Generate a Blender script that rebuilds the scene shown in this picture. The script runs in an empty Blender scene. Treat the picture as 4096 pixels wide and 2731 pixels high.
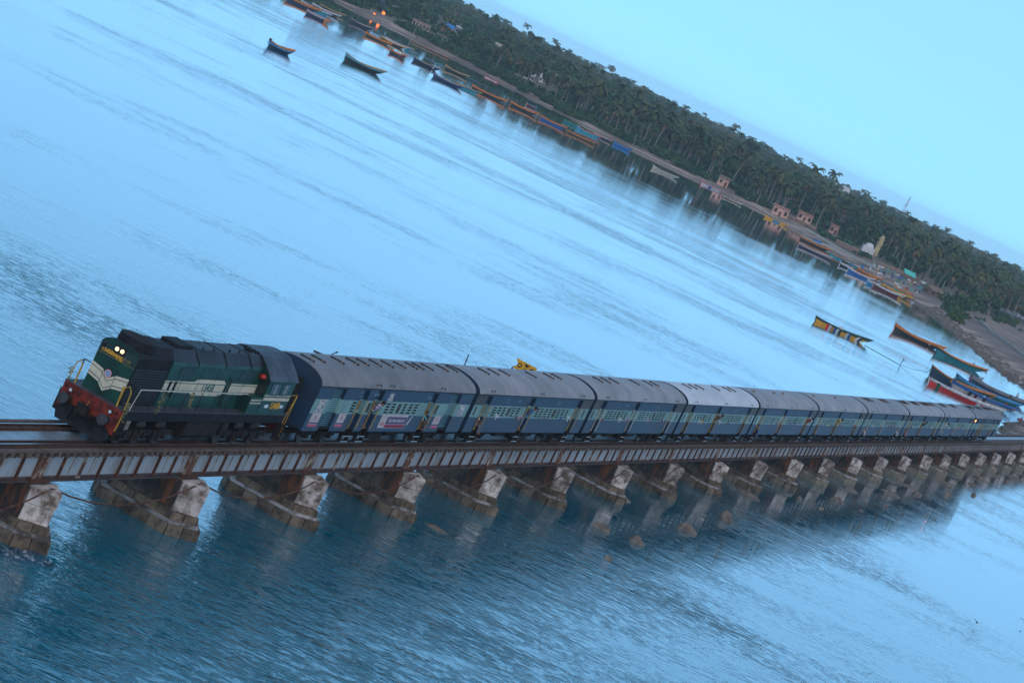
import bpy, bmesh, math, random
import numpy as np
from mathutils import Vector, Matrix

random.seed(11)
rng = np.random.default_rng(11)
R = math.radians
sc = bpy.context.scene
col = sc.collection

# ------------------------------------------------------------------ camera
# x runs along the railway towards the mainland, y to its far side, z = 0 is the top of the rails
CAM = Vector((-95.058, -44.913, 22.416))
YAW, PITCH, ROLL = 0.30511, -0.10986, 0.44480
fw = Vector((math.cos(PITCH) * math.cos(YAW), math.cos(PITCH) * math.sin(YAW), math.sin(PITCH)))
rt = fw.cross(Vector((0, 0, 1))).normalized()
up = rt.cross(fw)
r2 = rt * math.cos(ROLL) + up * math.sin(ROLL)
u2 = up * math.cos(ROLL) - rt * math.sin(ROLL)
cd = bpy.data.cameras.new('camera')
cam = bpy.data.objects.new('camera', cd)
col.objects.link(cam)
M3 = Matrix((r2, u2, -fw)).transposed()
cam.matrix_world = Matrix.Translation(CAM) @ M3.to_4x4()
cd.sensor_width = 36.0
cd.lens = 36.0 * 10646.0 / 4096.0
cd.clip_start = 1.0
cd.clip_end = 60000.0
sc.camera = cam

# ------------------------------------------------------------------ sky, sun, exposure
SUN_AZ = math.atan2(-0.80, -0.60)          # clockwise from +y, behind the camera
SUN_EL = R(20.0)
world = bpy.data.worlds.new('World')
sc.world = world
world.use_nodes = True
nt = world.node_tree
nt.nodes.clear()
sky = nt.nodes.new('ShaderNodeTexSky')
sky.sky_type = 'NISHITA'
sky.sun_disc = False
sky.sun_elevation = SUN_EL
sky.sun_rotation = SUN_AZ
sky.altitude = 0.0
sky.air_density = 0.35
sky.dust_density = 0.0
sky.ozone_density = 5.0
# a veil of thin evening haze, the same in every direction
veil = nt.nodes.new('ShaderNodeMix')
veil.data_type = 'RGBA'
# the haze thins smoothly from the horizon towards the zenith
tcw = nt.nodes.new('ShaderNodeTexCoord')
spw = nt.nodes.new('ShaderNodeSeparateXYZ')
thin = nt.nodes.new('ShaderNodeMapRange')
thin.interpolation_type = 'SMOOTHSTEP'
thin.inputs[1].default_value = 0.06
thin.inputs[2].default_value = 0.60
thin.inputs[3].default_value = 0.86
thin.inputs[4].default_value = 0.30
nt.links.new(tcw.outputs['Generated'], spw.inputs[0])
nt.links.new(spw.outputs[2], thin.inputs[0])
nt.links.new(thin.outputs[0], veil.inputs[0])
veil.inputs[7].default_value = (3.55, 7.6, 12.3, 1.0)
bg = nt.nodes.new('ShaderNodeBackground')
bg.inputs[1].default_value = 0.10
wo = nt.nodes.new('ShaderNodeOutputWorld')
cool = nt.nodes.new('ShaderNodeMix')            # cool white balance of the evening picture
cool.data_type = 'RGBA'
cool.blend_type = 'MULTIPLY'
cool.inputs[0].default_value = 1.0
cool.inputs[7].default_value = (0.80, 1.55, 1.35, 1.0)
nt.links.new(sky.outputs[0], cool.inputs[6])
nt.links.new(cool.outputs[2], veil.inputs[6])
nt.links.new(veil.outputs[2], bg.inputs[0])
nt.links.new(bg.outputs[0], wo.inputs[0])

sd = bpy.data.lights.new('sun', 'SUN')
sun = bpy.data.objects.new('sun', sd)
col.objects.link(sun)
sd.energy = 2.2
sd.angle = R(120)
sd.color = (1.0, 0.78, 0.66)
sv = Vector((math.sin(SUN_AZ) * math.cos(SUN_EL), math.cos(SUN_AZ) * math.cos(SUN_EL), math.sin(SUN_EL)))
sun.rotation_euler = sv.to_track_quat('Z', 'Y').to_euler()
sun.location = (-300, -250, 200)

vs = sc.view_settings
vs.view_transform = 'Standard'
vs.look = 'None'
vs.gamma = 1.0
vs.use_curve_mapping = False
vs.exposure = 0.10
sc.cycles.use_denoising = True
sc.cycles.max_bounces = 6
sc.cycles.diffuse_bounces = 2
sc.cycles.glossy_bounces = 3
sc.cycles.transmission_bounces = 2
sc.cycles.volume_bounces = 2
sc.cycles.caustics_reflective = False
sc.cycles.caustics_refractive = False
sc.cycles.sample_clamp_indirect = 2.0

WZ = -3.85                                  # water level

# ------------------------------------------------------------------ materials
MATS = {}


def mat(name, c, rough=0.6, metal=0.0, c2=None, scale=1.5, lo=0.4, hi=0.65, bump=0.0, bscale=8.0,
        stretch=(1, 1, 1), spec=0.35, emit=0.0, island=0.0, coords='Position', objr=0.0):
    """plain procedural material: two colours mixed by noise in place, optional fine relief"""
    if name in MATS:
        return MATS[name]
    m = bpy.data.materials.new(name)
    m.use_nodes = True
    t = m.node_tree
    b = t.nodes['Principled BSDF']
    b.inputs['Roughness'].default_value = rough
    b.inputs['Metallic'].default_value = metal
    b.inputs['Specular IOR Level'].default_value = spec
    c = tuple(c) + (1,)
    b.inputs['Base Color'].default_value = c
    m.diffuse_color = c
    if emit:
        b.inputs['Emission Color'].default_value = c
        b.inputs['Emission Strength'].default_value = emit
    out = None
    if c2 is not None or bump or island or objr:
        g = t.nodes.new('ShaderNodeNewGeometry') if coords == 'Position' else t.nodes.new('ShaderNodeTexCoord')
        mp = t.nodes.new('ShaderNodeMapping')
        mp.inputs['Scale'].default_value = stretch
        t.links.new(g.outputs[coords], mp.inputs[0])
        if c2 is not None:
            n = t.nodes.new('ShaderNodeTexNoise')
            n.inputs['Scale'].default_value = scale
            n.inputs['Detail'].default_value = 6
            n.inputs['Roughness'].default_value = 0.65
            t.links.new(mp.outputs[0], n.inputs[0])
            rp = t.nodes.new('ShaderNodeMapRange')
            rp.inputs[1].default_value = lo
            rp.inputs[2].default_value = hi
            t.links.new(n.outputs['Fac'], rp.inputs[0])
            mx = t.nodes.new('ShaderNodeMix')
            mx.data_type = 'RGBA'
            mx.inputs[6].default_value = c
            mx.inputs[7].default_value = tuple(c2) + (1,)
            t.links.new(rp.outputs[0], mx.inputs[0])
            out = mx.outputs[2]
        if island:
            gi = t.nodes.new('ShaderNodeNewGeometry')
            hs = t.nodes.new('ShaderNodeHueSaturation')
            mr = t.nodes.new('ShaderNodeMapRange')
            mr.inputs[3].default_value = 1 - island
            mr.inputs[4].default_value = 1 + island
            t.links.new(gi.outputs['Random Per Island'], mr.inputs[0])
            t.links.new(mr.outputs[0], hs.inputs['Value'])
            if out is None:
                hs.inputs['Color'].default_value = c
            else:
                t.links.new(out, hs.inputs['Color'])
            out = hs.outputs[0]
        if objr:
            oi = t.nodes.new('ShaderNodeObjectInfo')
            hs = t.nodes.new('ShaderNodeHueSaturation')
            mr = t.nodes.new('ShaderNodeMapRange')
            mr.inputs[3].default_value = 1 - objr
            mr.inputs[4].default_value = 1 + objr
            t.links.new(oi.outputs['Random'], mr.inputs[0])
            t.links.new(mr.outputs[0], hs.inputs['Value'])
            if out is None:
                hs.inputs['Color'].default_value = c
            else:
                t.links.new(out, hs.inputs['Color'])
            out = hs.outputs[0]
        if out is not None:
            t.links.new(out, b.inputs['Base Color'])
        if bump:
            n2 = t.nodes.new('ShaderNodeTexNoise')
            n2.inputs['Scale'].default_value = bscale
            n2.inputs['Detail'].default_value = 5
            t.links.new(mp.outputs[0], n2.inputs[0])
            bp = t.nodes.new('ShaderNodeBump')
            bp.inputs['Strength'].default_value = 0.8
            bp.inputs['Distance'].default_value = bump
            t.links.new(n2.outputs['Fac'], bp.inputs['Height'])
            t.links.new(bp.outputs[0], b.inputs['Normal'])
    MATS[name] = m
    return m


# ------------------------------------------------------------------ mesh helpers
class MB:
    def __init__(s):
        s.v = []; s.f = []; s.m = []

    def add(s, vs_, fs, m=0):
        o = len(s.v)
        s.v += [tuple(q) for q in vs_]
        for f in fs:
            s.f.append([o + i for i in f]); s.m.append(m)
        return s

    def box(s, x0, x1, y0, y1, z0, z1, m=0):
        return s.add([(x0, y0, z0), (x1, y0, z0), (x1, y1, z0), (x0, y1, z0), (x0, y0, z1), (x1, y0, z1), (x1, y1, z1), (x0, y1, z1)],
                     [(3, 2, 1, 0), (4, 5, 6, 7), (0, 1, 5, 4), (1, 2, 6, 5), (2, 3, 7, 6), (3, 0, 4, 7)], m)

    def obox(s, a, b, w, h, m=0):
        """a bar of section w x h from a to b"""
        a = Vector(a); b = Vector(b); d = (b - a).normalized()
        q = Vector((0, 0, 1)) if abs(d.z) < .9 else Vector((1, 0, 0))
        u = d.cross(q).normalized() * w / 2; v = u.cross(d).normalized() * h / 2
        return s.add([a - u - v, a + u - v, a + u + v, a - u + v, b - u - v, b + u - v, b + u + v, b - u + v],
                     [(3, 2, 1, 0), (4, 5, 6, 7), (0, 1, 5, 4), (1, 2, 6, 5), (2, 3, 7, 6), (3, 0, 4, 7)], m)

    def prism(s, pr, x0, x1, m=0, caps=True, axis='x', mats=None):
        """polygon pr extruded along an axis; pr in the two other axes"""
        n = len(pr)

        def P(t, q):
            return (t, q[0], q[1]) if axis == 'x' else ((q[0], t, q[1]) if axis == 'y' else (q[0], q[1], t))
        o = len(s.v)
        s.v += [P(x0, q) for q in pr] + [P(x1, q) for q in pr]
        for i in range(n):
            j = (i + 1) % n
            s.f.append([o + i, o + j, o + n + j, o + n + i]); s.m.append(mats[i] if mats else m)
        if caps:
            s.f.append([o + i for i in range(n)][::-1]); s.m.append(m)
            s.f.append([o + n + i for i in range(n)]); s.m.append(m)
        return s

    def tube(s, pts, r, n=6, m=0, caps=True):
        pts = [Vector(q) for q in pts]
        rs = r if isinstance(r, (list, tuple)) else [r] * len(pts)
        o = len(s.v)
        for i, q in enumerate(pts):
            d = (pts[min(i + 1, len(pts) - 1)] - pts[max(i - 1, 0)]).normalized()
            a = Vector((0, 0, 1)) if abs(d.z) < .9 else Vector((1, 0, 0))
            u = d.cross(a).normalized(); v = u.cross(d).normalized()
            for k in range(n):
                t = 2 * math.pi * k / n
                s.v.append(tuple(q + (u * math.cos(t) + v * math.sin(t)) * rs[i]))
        for i in range(len(pts) - 1):
            for k in range(n):
                j = (k + 1) % n
                s.f.append([o + i * n + k, o + i * n + j, o + (i + 1) * n + j, o + (i + 1) * n + k]); s.m.append(m)
        if caps:
            s.f.append([o + k for k in range(n)]); s.m.append(m)
            s.f.append([o + (len(pts) - 1) * n + k for k in range(n)][::-1]); s.m.append(m)
        return s

    def quad(s, a, b, c, d, m=0):
        return s.add([a, b, c, d], [(0, 1, 2, 3)], m)

    def mesh(s, name, mats, smooth=False):
        me = bpy.data.meshes.new(name)
        me.from_pydata(s.v, [], s.f)
        for q in mats:
            me.materials.append(q)
        if len(mats) > 1:
            me.polygons.foreach_set('material_index', s.m)
        if smooth:
            me.polygons.foreach_set('use_smooth', [True] * len(me.polygons))
        me.update()
        return me

    def build(s, name, mats, parent=None, loc=None, smooth=False, rot=None):
        if not isinstance(mats, (list, tuple)):
            mats = [mats]
        return place(name, s.mesh(name, mats, smooth), parent, loc, rot)


def place(name, me, parent=None, loc=None, rot=None, scale=None):
    o = bpy.data.objects.new(name, me)
    col.objects.link(o)
    if parent is not None:
        o.parent = parent
    if loc is not None:
        o.location = loc
    if rot is not None:
        o.rotation_euler = rot if isinstance(rot, (tuple, list)) else (0, 0, rot)
    if scale is not None:
        o.scale = scale if isinstance(scale, (tuple, list)) else (scale,) * 3
    return o


def tag(o, label, cat, group=None):
    o['label'] = label; o['category'] = cat
    if group:
        o['group'] = group
    return o


def thing(name, label, cat, loc=(0, 0, 0), rotz=0.0, group=None):
    o = bpy.data.objects.new(name, None)
    o.empty_display_size = .5
    col.objects.link(o)
    o.location = loc; o.rotation_euler = (0, 0, rotz)
    return tag(o, label, cat, group)


def struct(o, kind='structure'):
    o['kind'] = kind
    return o


def copy_tree(o, parent=None):
    c = o.copy()
    col.objects.link(c)
    c.parent = parent
    for ch in list(o.children):
        copy_tree(ch, c)
    return c


def text_mesh(body, size, m, bold=0.0):
    cu = bpy.data.curves.new('lettering', 'FONT')
    cu.body = body; cu.size = size; cu.align_x = 'CENTER'; cu.align_y = 'CENTER'
    cu.offset = bold; cu.extrude = 0.002; cu.resolution_u = 3
    o = bpy.data.objects.new('lettering', cu)
    col.objects.link(o)
    dg = bpy.context.evaluated_depsgraph_get()
    me = bpy.data.meshes.new_from_object(o.evaluated_get(dg))
    bpy.data.objects.remove(o)
    bpy.data.curves.remove(cu)
    me.materials.clear(); me.materials.append(m)
    return me


def np_mesh(name, V, F, mats, mi=None):
    """numpy quads -> mesh"""
    me = bpy.data.meshes.new(name)
    nv, nf = len(V), len(F)
    me.vertices.add(nv); me.loops.add(nf * 4); me.polygons.add(nf)
    me.vertices.foreach_set('co', np.asarray(V, np.float32).ravel())
    me.loops.foreach_set('vertex_index', np.asarray(F, np.int32).ravel())
    me.polygons.foreach_set('loop_start', np.arange(0, nf * 4, 4, dtype=np.int32))
    me.polygons.foreach_set('loop_total', np.full(nf, 4, np.int32))
    for q in mats:
        me.materials.append(q)
    if mi is not None:
        me.polygons.foreach_set('material_index', np.asarray(mi, np.int32))
    me.update(calc_edges=True)
    return me

# ------------------------------------------------------------------ water
def water_material():
    m = bpy.data.materials.new('sea_water')
    m.use_nodes = True
    t = m.node_tree
    N = t.nodes.new; L = t.links.new
    b = t.nodes['Principled BSDF']
    b.inputs['Base Color'].default_value = (0.000, 0.135, 0.195, 1)
    b.inputs['Roughness'].default_value = 0.04
    b.inputs['IOR'].default_value = 1.36
    b.inputs['Specular IOR Level'].default_value = 0.5
    b.inputs['Coat Weight'].default_value = 1.0
    b.inputs['Coat IOR'].default_value = 1.36
    b.inputs['Coat Roughness'].default_value = 0.04
    g = N('ShaderNodeNewGeometry')
    rot = N('ShaderNodeMapping')
    rot.inputs['Rotation'].default_value = (0, 0, R(-22))      # crests lie across the wind
    L(g.outputs['Position'], rot.inputs[0])

    def noise(sx, sy, scale, detail=3.0, rough=0.55, dist=0.0):
        mp = N('ShaderNodeMapping')
        mp.inputs['Scale'].default_value = (sx, sy, 1)
        L(rot.outputs[0], mp.inputs[0])
        n = N('ShaderNodeTexNoise')
        n.inputs['Scale'].default_value = scale
        n.inputs['Detail'].default_value = detail
        n.inputs['Roughness'].default_value = rough
        n.inputs['Distortion'].default_value = dist
        L(mp.outputs[0], n.inputs[0])
        return n.outputs['Fac']

    def math_(op, a, b_, clamp=False):
        q = N('ShaderNodeMath'); q.operation = op; q.use_clamp = clamp
        for i, w in enumerate((a, b_)):
            if isinstance(w, (int, float)):
                q.inputs[i].default_value = w
            else:
                L(w, q.inputs[i])
        return q.outputs[0]

    def ramp(v, a, c, o0=0.0, o1=1.0):
        q = N('ShaderNodeMapRange'); q.interpolation_type = 'SMOOTHSTEP'
        q.inputs[1].default_value = a; q.inputs[2].default_value = c
        q.inputs[3].default_value = o0; q.inputs[4].default_value = o1
        L(v, q.inputs[0]); return q.outputs[0]
    sep = N('ShaderNodeSeparateXYZ'); L(g.outputs['Position'], sep.inputs[0])
    # wind: choppy in the channel by the bridge, lighter out in the bay, glassy by the beach
    wob = math_('ADD', sep.outputs[0], math_('MULTIPLY', math_('SUBTRACT', noise(1.0, 0.5, 0.006, 2.0), 0.5), 30.0))
    calm = ramp(wob, 570.0, 650.0, 1.0, 0.085)
    mid = ramp(sep.outputs[0], -12.0, 115.0, 0.48, 0.085)
    lee = ramp(sep.outputs[1], -4.0, 8.0, 1.3, 1.0)
    patch = ramp(noise(1.0, 0.55, 0.030, 3.0), 0.44, 0.72, 0.34, 1.9)
    fine_patch = ramp(noise(1.0, 0.5, 0.16, 2.0), 0.36, 0.64, 0.45, 1.25)
    amp = math_('MULTIPLY', math_('MULTIPLY', math_('MULTIPLY', calm, mid), lee), math_('MULTIPLY', patch, fine_patch))
    w1 = math_('MULTIPLY', ramp(noise(1.0, 0.60, 2.5, 3.0, 0.6, 0.2), 0.42, 0.82), 0.105)
    w2 = math_('MULTIPLY', ramp(noise(1.0, 0.55, 0.75, 2.0, 0.5, 0.4), 0.40, 0.85), 0.10)
    w3 = math_('MULTIPLY', noise(1.0, 0.6, 7.0, 2.0, 0.5), 0.018)
    h = math_('MULTIPLY', math_('ADD', math_('ADD', w1, w2), w3), amp)
    bp = N('ShaderNodeBump')
    bp.inputs['Strength'].default_value = 1.0
    bp.inputs['Distance'].default_value = 1.0
    L(h, bp.inputs['Height'])
    L(bp.outputs[0], b.inputs['Normal'])
    L(bp.outputs[0], b.inputs['Coat Normal'])
    return m


mb = MB()
mb.quad((-3000, -4000, WZ), (6400, -4000, WZ), (6400, 6000, WZ), (-3000, 6000, WZ))
struct(mb.build('water', water_material()))

# ------------------------------------------------------------------ land: one height field that dips under the water along the shore
SHORE = [(860, 2600), (880, 1500), (900, 900), (918, 640), (932, 500), (940, 430), (948, 392), (943, 362), (918, 330), (905, 300), (892, 273),
         (888, 250), (897, 226), (900, 206), (886, 190), (866, 172), (826, 153), (790, 132), (752, 110), (706, 93), (652, 77), (609, 63), (566, 50),
         (536, 41), (520, 33), (500, 24), (462, 17.5), (420, 15), (372, 13.6), (340, 11), (318, 6), (306, -2), (300, -14), (304, -40), (320, -110), (340, -260), (300, -900)]
SH = np.array(SHORE, float)


def shore_dist(X, Y):
    """signed distance to the shoreline, positive on land"""
    X = np.asarray(X, float); Y = np.asarray(Y, float)
    best = np.full(X.shape, 1e9)
    for (x0, y0), (x1, y1) in zip(SH[:-1], SH[1:]):
        dx, dy = x1 - x0, y1 - y0
        t = np.clip(((X - x0) * dx + (Y - y0) * dy) / (dx * dx + dy * dy), 0, 1)
        best = np.minimum(best, np.hypot(X - x0 - t * dx, Y - y0 - t * dy))
    inside = np.zeros(X.shape, bool)
    PX = np.concatenate([SH[:, 0], [90000, 90000]]); PY = np.concatenate([SH[:, 1], [-900, 2600]])
    j = len(PX) - 1
    for i in range(len(PX)):
        c = (PY[i] > Y) != (PY[j] > Y)
        with np.errstate(divide='ignore', invalid='ignore'):
            xx = (PX[j] - PX[i]) * (Y - PY[i]) / (PY[j] - PY[i]) + PX[i]
        inside ^= c & (X < xx)
        j = i
    return np.where(inside, best, -best)


def land_h(X, Y):
    """ground height above the water"""
    X = np.asarray(X, float); Y = np.asarray(Y, float)
    d = shore_dist(X, Y)
    hill = np.interp(d, [-60, 0, 9, 16, 60, 100, 150, 250, 500, 1500], [-5, 0, .9, 1.3, 2.3, 3.0, 4.1, 5.6, 6.8, 7.6])
    flat = np.interp(d, [-60, 0, 7, 15, 21, 27, 33, 600, 1000, 1600], [-5, 0, .8, 2.2, 2.7, 2.7, 1.7, 2.4, 5, 7.5])
    w = np.clip((Y - 95) / 80, 0, 1); w = w * w * (3 - 2 * w)
    h = hill * w + flat * (1 - w)
    h = h + np.where(d > 20, .35 * np.sin(X * .031 + 1.3) * np.cos(Y * .043), 0) + np.where(d > 2, .12 * np.sin(X * .21) * np.sin(Y * .27 + X * .05), 0)
    ratio = Y / np.maximum(X, 1)
    xe = 3300 + 1900 * (1 - np.clip((ratio - .16) / .10, 0, 1))
    return np.minimum(h, np.maximum(.10 * (xe - X), -5))


def gz(x, y):
    return float(land_h(np.array([x]), np.array([y]))[0]) + WZ


xs = np.concatenate([np.arange(284, 640, 4.0), np.arange(640, 1040, 5.0), np.arange(1040, 1500, 16.0), np.arange(1500, 5400, 70.0)])
ys = np.concatenate([np.arange(-900, -120, 60.0), np.arange(-120, 0, 12.0), np.arange(0, 60, 2.5), np.arange(60, 460, 5.0), np.arange(460, 1000, 20.0), np.arange(1000, 2600, 100.0)])
GX, GY = np.meshgrid(xs, ys, indexing='ij')
GZ = land_h(GX, GY) + WZ
V = np.stack([GX, GY, GZ], -1).reshape(-1, 3)
nx, ny = len(xs), len(ys)
ii = (np.arange(nx - 1)[:, None] * ny + np.arange(ny - 1)[None, :]).ravel()
F = np.stack([ii, ii + ny, ii + ny + 1, ii + 1], -1)


def land_material():
    m = bpy.data.materials.new('shore_ground')
    m.use_nodes = True
    t = m.node_tree; N = t.nodes.new; L = t.links.new
    b = t.nodes['Principled BSDF']; b.inputs['Roughness'].default_value = 0.95
    b.inputs['Specular IOR Level'].default_value = 0.1
    g = N('ShaderNodeNewGeometry')

    def noise(s, d=5.0, st=(1, 1, 1)):
        mp = N('ShaderNodeMapping'); mp.inputs['Scale'].default_value = st; L(g.outputs['Position'], mp.inputs[0])
        n = N('ShaderNodeTexNoise'); n.inputs['Scale'].default_value = s; n.inputs['Detail'].default_value = d
        L(mp.outputs[0], n.inputs[0]); return n.outputs['Fac']

    def mix(f, a, c):
        q = N('ShaderNodeMix'); q.data_type = 'RGBA'; L(f, q.inputs[0])
        for i, w in ((6, a), (7, c)):
            if isinstance(w, tuple):
                q.inputs[i].default_value = w + (1,)
            else:
                L(w, q.inputs[i])
        return q.outputs[2]

    def rng_(v, a, c):
        q = N('ShaderNodeMapRange'); q.inputs[1].default_value = a; q.inputs[2].default_value = c; L(v, q.inputs[0]); return q.outputs[0]
    sep = N('ShaderNodeSeparateXYZ'); L(g.outputs['Position'], sep.inputs[0])
    sand = mix(rng_(noise(.07, 6), .40, .60), mix(rng_(noise(.35), .35, .65), (.50, .38, .31), (.34, .255, .21)), (.19, .14, .11))
    soil = mix(rng_(noise(.06), .38, .62), (.20, .15, .12), (.10, .10, .055))
    field = mix(rng_(noise(.05, 4, (1, .25, 1)), .35, .65), (.15, .112, .10), (.24, .19, .175))
    hgt = N('ShaderNodeMath'); hgt.operation = 'ADD'
    nz = N('ShaderNodeMath'); nz.operation = 'MULTIPLY_ADD'; nz.inputs[1].default_value = 1.6; nz.inputs[2].default_value = -.8
    L(noise(.09, 3), nz.inputs[0]); L(nz.outputs[0], hgt.inputs[0]); L(sep.outputs[2], hgt.inputs[1])
    inland = mix(rng_(sep.outputs[1], 150, 120), soil, field)
    c = mix(rng_(hgt.outputs[0], WZ + 1.2, WZ + 2.0), sand, inland)
    wet = mix(rng_(sep.outputs[2], WZ + .05, WZ + .38), (.10, .085, .075), c)
    L(wet, b.inputs['Base Color'])
    bp = N('ShaderNodeBump'); bp.inputs['Strength'].default_value = .7; bp.inputs['Distance'].default_value = .25
    L(noise(1.2, 6), bp.inputs['Height']); L(bp.outputs[0], b.inputs['Normal'])
    return m


gm = np_mesh('ground', V, F, [land_material()])
gm.polygons.foreach_set('use_smooth', [True] * len(gm.polygons))
struct(place('ground', gm))

# ------------------------------------------------------------------ railway bridge
SPAN = 13.42
JOINT0 = -3.35                               # girder joint over the first pier in view
NP = 26                                      # piers in view
M_stone = mat('stained_stone', (.045, .040, .036), .95, c2=(.17, .135, .105), scale=1.1, lo=.46, hi=.72, bump=.05, bscale=5)
M_course = mat('footing_stone', (.16, .122, .085), .95, c2=(.05, .040, .030), scale=1.6, lo=.42, hi=.62, bump=.05, bscale=7, objr=.35)
M_mortar = mat('old_mortar', (.24, .20, .14), .95, c2=(.12, .105, .085), scale=3)
M_white = mat('weathered_concrete', (.52, .455, .41), .9, c2=(.11, .080, .058), scale=1.7, lo=.40, hi=.62, bump=.05, bscale=6, objr=.30)
M_ledge = mat('pale_ledge_concrete', (.36, .34, .33), .95, c2=(.09, .08, .07), scale=1.3, lo=.42, hi=.58, bump=.04, objr=.25)
M_rustw = mat('rust_run_on_stone', (.20, .072, .030), .95, c2=(.045, .036, .032), scale=1.9, lo=.36, hi=.54, stretch=(1.6, 1.6, .4), bump=.03)


def hexa(hw, sh, tip):
    """plan of a pier with pointed cutwaters (x along the track)"""
    return [(-hw, -sh), (0, -tip), (hw, -sh), (hw, sh), (0, tip), (-hw, sh)]


def pier_meshes():
    P = {}
    a = MB(); a.prism(hexa(.98, 1.48, 1.62), -3.0, -1.53, axis='z'); P['shaft'] = a.mesh('pier_shaft', [M_stone])
    # pale cutwater blocks capping both noses, in two lifts
    for nm, z0, z1, g in (('cutwater_block', -2.17, -1.50, 0), ('cutwater_lower', -2.88, -2.19, .05)):
        a = MB()
        for s in (-1, 1):
            pr = [(-1.0 + g, s * 1.40), (-1.0 + g, s * 1.50), (0, s * (2.36 - g)), (1.0 - g, s * 1.50), (1.0 - g, s * 1.40)]
            b = MB(); b.prism(pr if s < 0 else pr[::-1], z0, z1, axis='z')
            P[nm + str(s)] = b.mesh('cutwater_block', [M_white])
    a = MB(); a.prism(hexa(1.06, 1.58, 2.40), -3.26, -2.90, axis='z'); P['step'] = a.mesh('pier_step', [M_course])
    a = MB(); a.prism(hexa(1.40, 1.77, 2.64), -3.36, -3.24, axis='z'); P['ledge'] = a.mesh('pier_ledge', [M_ledge])
    a = MB(); a.prism(hexa(1.38, 1.76, 2.62), -4.8, -3.37, axis='z'); P['footing'] = a.mesh('pier_footing', [M_mortar])
    a = MB()
    a.box(-.75, .75, -.28, .28, -1.53, -1.42)
    P['bed'] = a.mesh('bearing_plate', [mat('bearing_rust', (.06, .03, .022), .9, c2=(.14, .05, .02), scale=3)])
    # rust runs below the bearings, thin skins of stained render on the long faces
    a = MB()
    a.prism([(-.985, -1.49), (-.985, -.45), (-1.0, -.55), (-1.0, -1.49)], -2.80, -1.56, axis='z')
    P['rust'] = a.mesh('rust_stain', [M_rustw])
    # one block of the footing courses
    for nm, L_, h, t in (('b1', .92, .50, .16), ('b2', .66, .32, .10)):
        a = MB()
        a.add([(-L_ / 2, 0, 0), (L_ / 2, 0, 0), (L_ / 2, t, 0), (-L_ / 2, t, 0), (-L_ / 2 + .02, .025, h), (L_ / 2 - .02, .03, h), (L_ / 2, t, h), (-L_ / 2, t, h)],
              [(3, 2, 1, 0), (4, 5, 6, 7), (0, 1, 5, 4), (1, 2, 6, 5), (2, 3, 7, 6), (3, 0, 4, 7)])
        P[nm] = a.mesh('stone_block', [M_course])
    return P


PM = pier_meshes()
ORD = ['first', 'second', 'third', 'fourth', 'fifth', 'sixth', 'seventh', 'eighth', 'ninth', 'tenth', 'eleventh', 'twelfth']


def beneath(s):
    """what stands over the point s of the bridge"""
    if s < -10:
        return 'two spans ahead of the locomotive'
    if s < -.3:
        return 'just ahead of the locomotive'
    if s < 18.6:
        return 'under the %s half of the locomotive' % ('front' if s < 9 else 'rear')
    i = int((s - 18.6) // 22.28)
    if i < 10:
        return 'under the %s half of the %s coach' % ('front' if (s - 18.6) % 22.28 < 11.14 else 'rear', ORD[i])
    return '%s beyond the tail of the train' % ORD[min(11, int((s - 241.4) // SPAN))]




def face_blocks(par, plan, z, key, L_, full):
    """stone blocks laid along the faces that look towards -x and -y"""
    faces = [(plan[0], plan[1]), (plan[5], plan[0]), (plan[1], plan[2]), (plan[4], plan[5])]
    for (x0, y0), (x1, y1) in faces:
        d = math.hypot(x1 - x0, y1 - y0)
        n = max(1, round(d / L_))
        ang = math.atan2(y1 - y0, x1 - x0)
        nx_, ny_ = math.sin(ang), -math.cos(ang)
        for k in range(n):
            t = (k + .5) / n
            o = .03 + random.uniform(-.015, .02)
            t_ = .10 if key == 'b1' else .05
            place('stone_block', PM[key], par, (x0 + (x1 - x0) * t + nx_ * (t_ + o), y0 + (y1 - y0) * t + ny_ * (t_ + o), z + random.uniform(-.01, .01)),
                  (random.uniform(-.02, .02), 0, ang), (d / n / L_ * .965, 1, 1))


for k in range(NP):
    s = JOINT0 + k * SPAN
    p = thing('bridge_pier', 'dark stone bridge pier with pale cutwater, ' + beneath(s), 'pier', (s, 0, 0), 0, 'piers under the railway bridge')
    place('shaft', PM['shaft'], p)
    place('cutwater_block', PM['cutwater_block-1'], p); place('cutwater_block', PM['cutwater_block1'], p)
    dy = random.uniform(-.05, .05)
    place('cutwater_block', PM['cutwater_lower-1'], p, (0, dy, 0)); place('cutwater_block', PM['cutwater_lower1'], p)
    st = place('step', PM['step'], p)
    place('ledge', PM['ledge'], p)
    ft = place('footing', PM['footing'], p)
    place('bearing_plate', PM['bed'], p, (0, -.95, 0)); place('bearing_plate', PM['bed'], p, (0, .95, 0))
    place('rust_stain', PM['rust'], p)
    if k < 11:
        face_blocks(ft, hexa(1.40, 1.78, 2.66), -3.885, 'b1', .92, True)
        face_blocks(st, hexa(1.06, 1.58, 2.40), -3.235, 'b2', .66, True)

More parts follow.
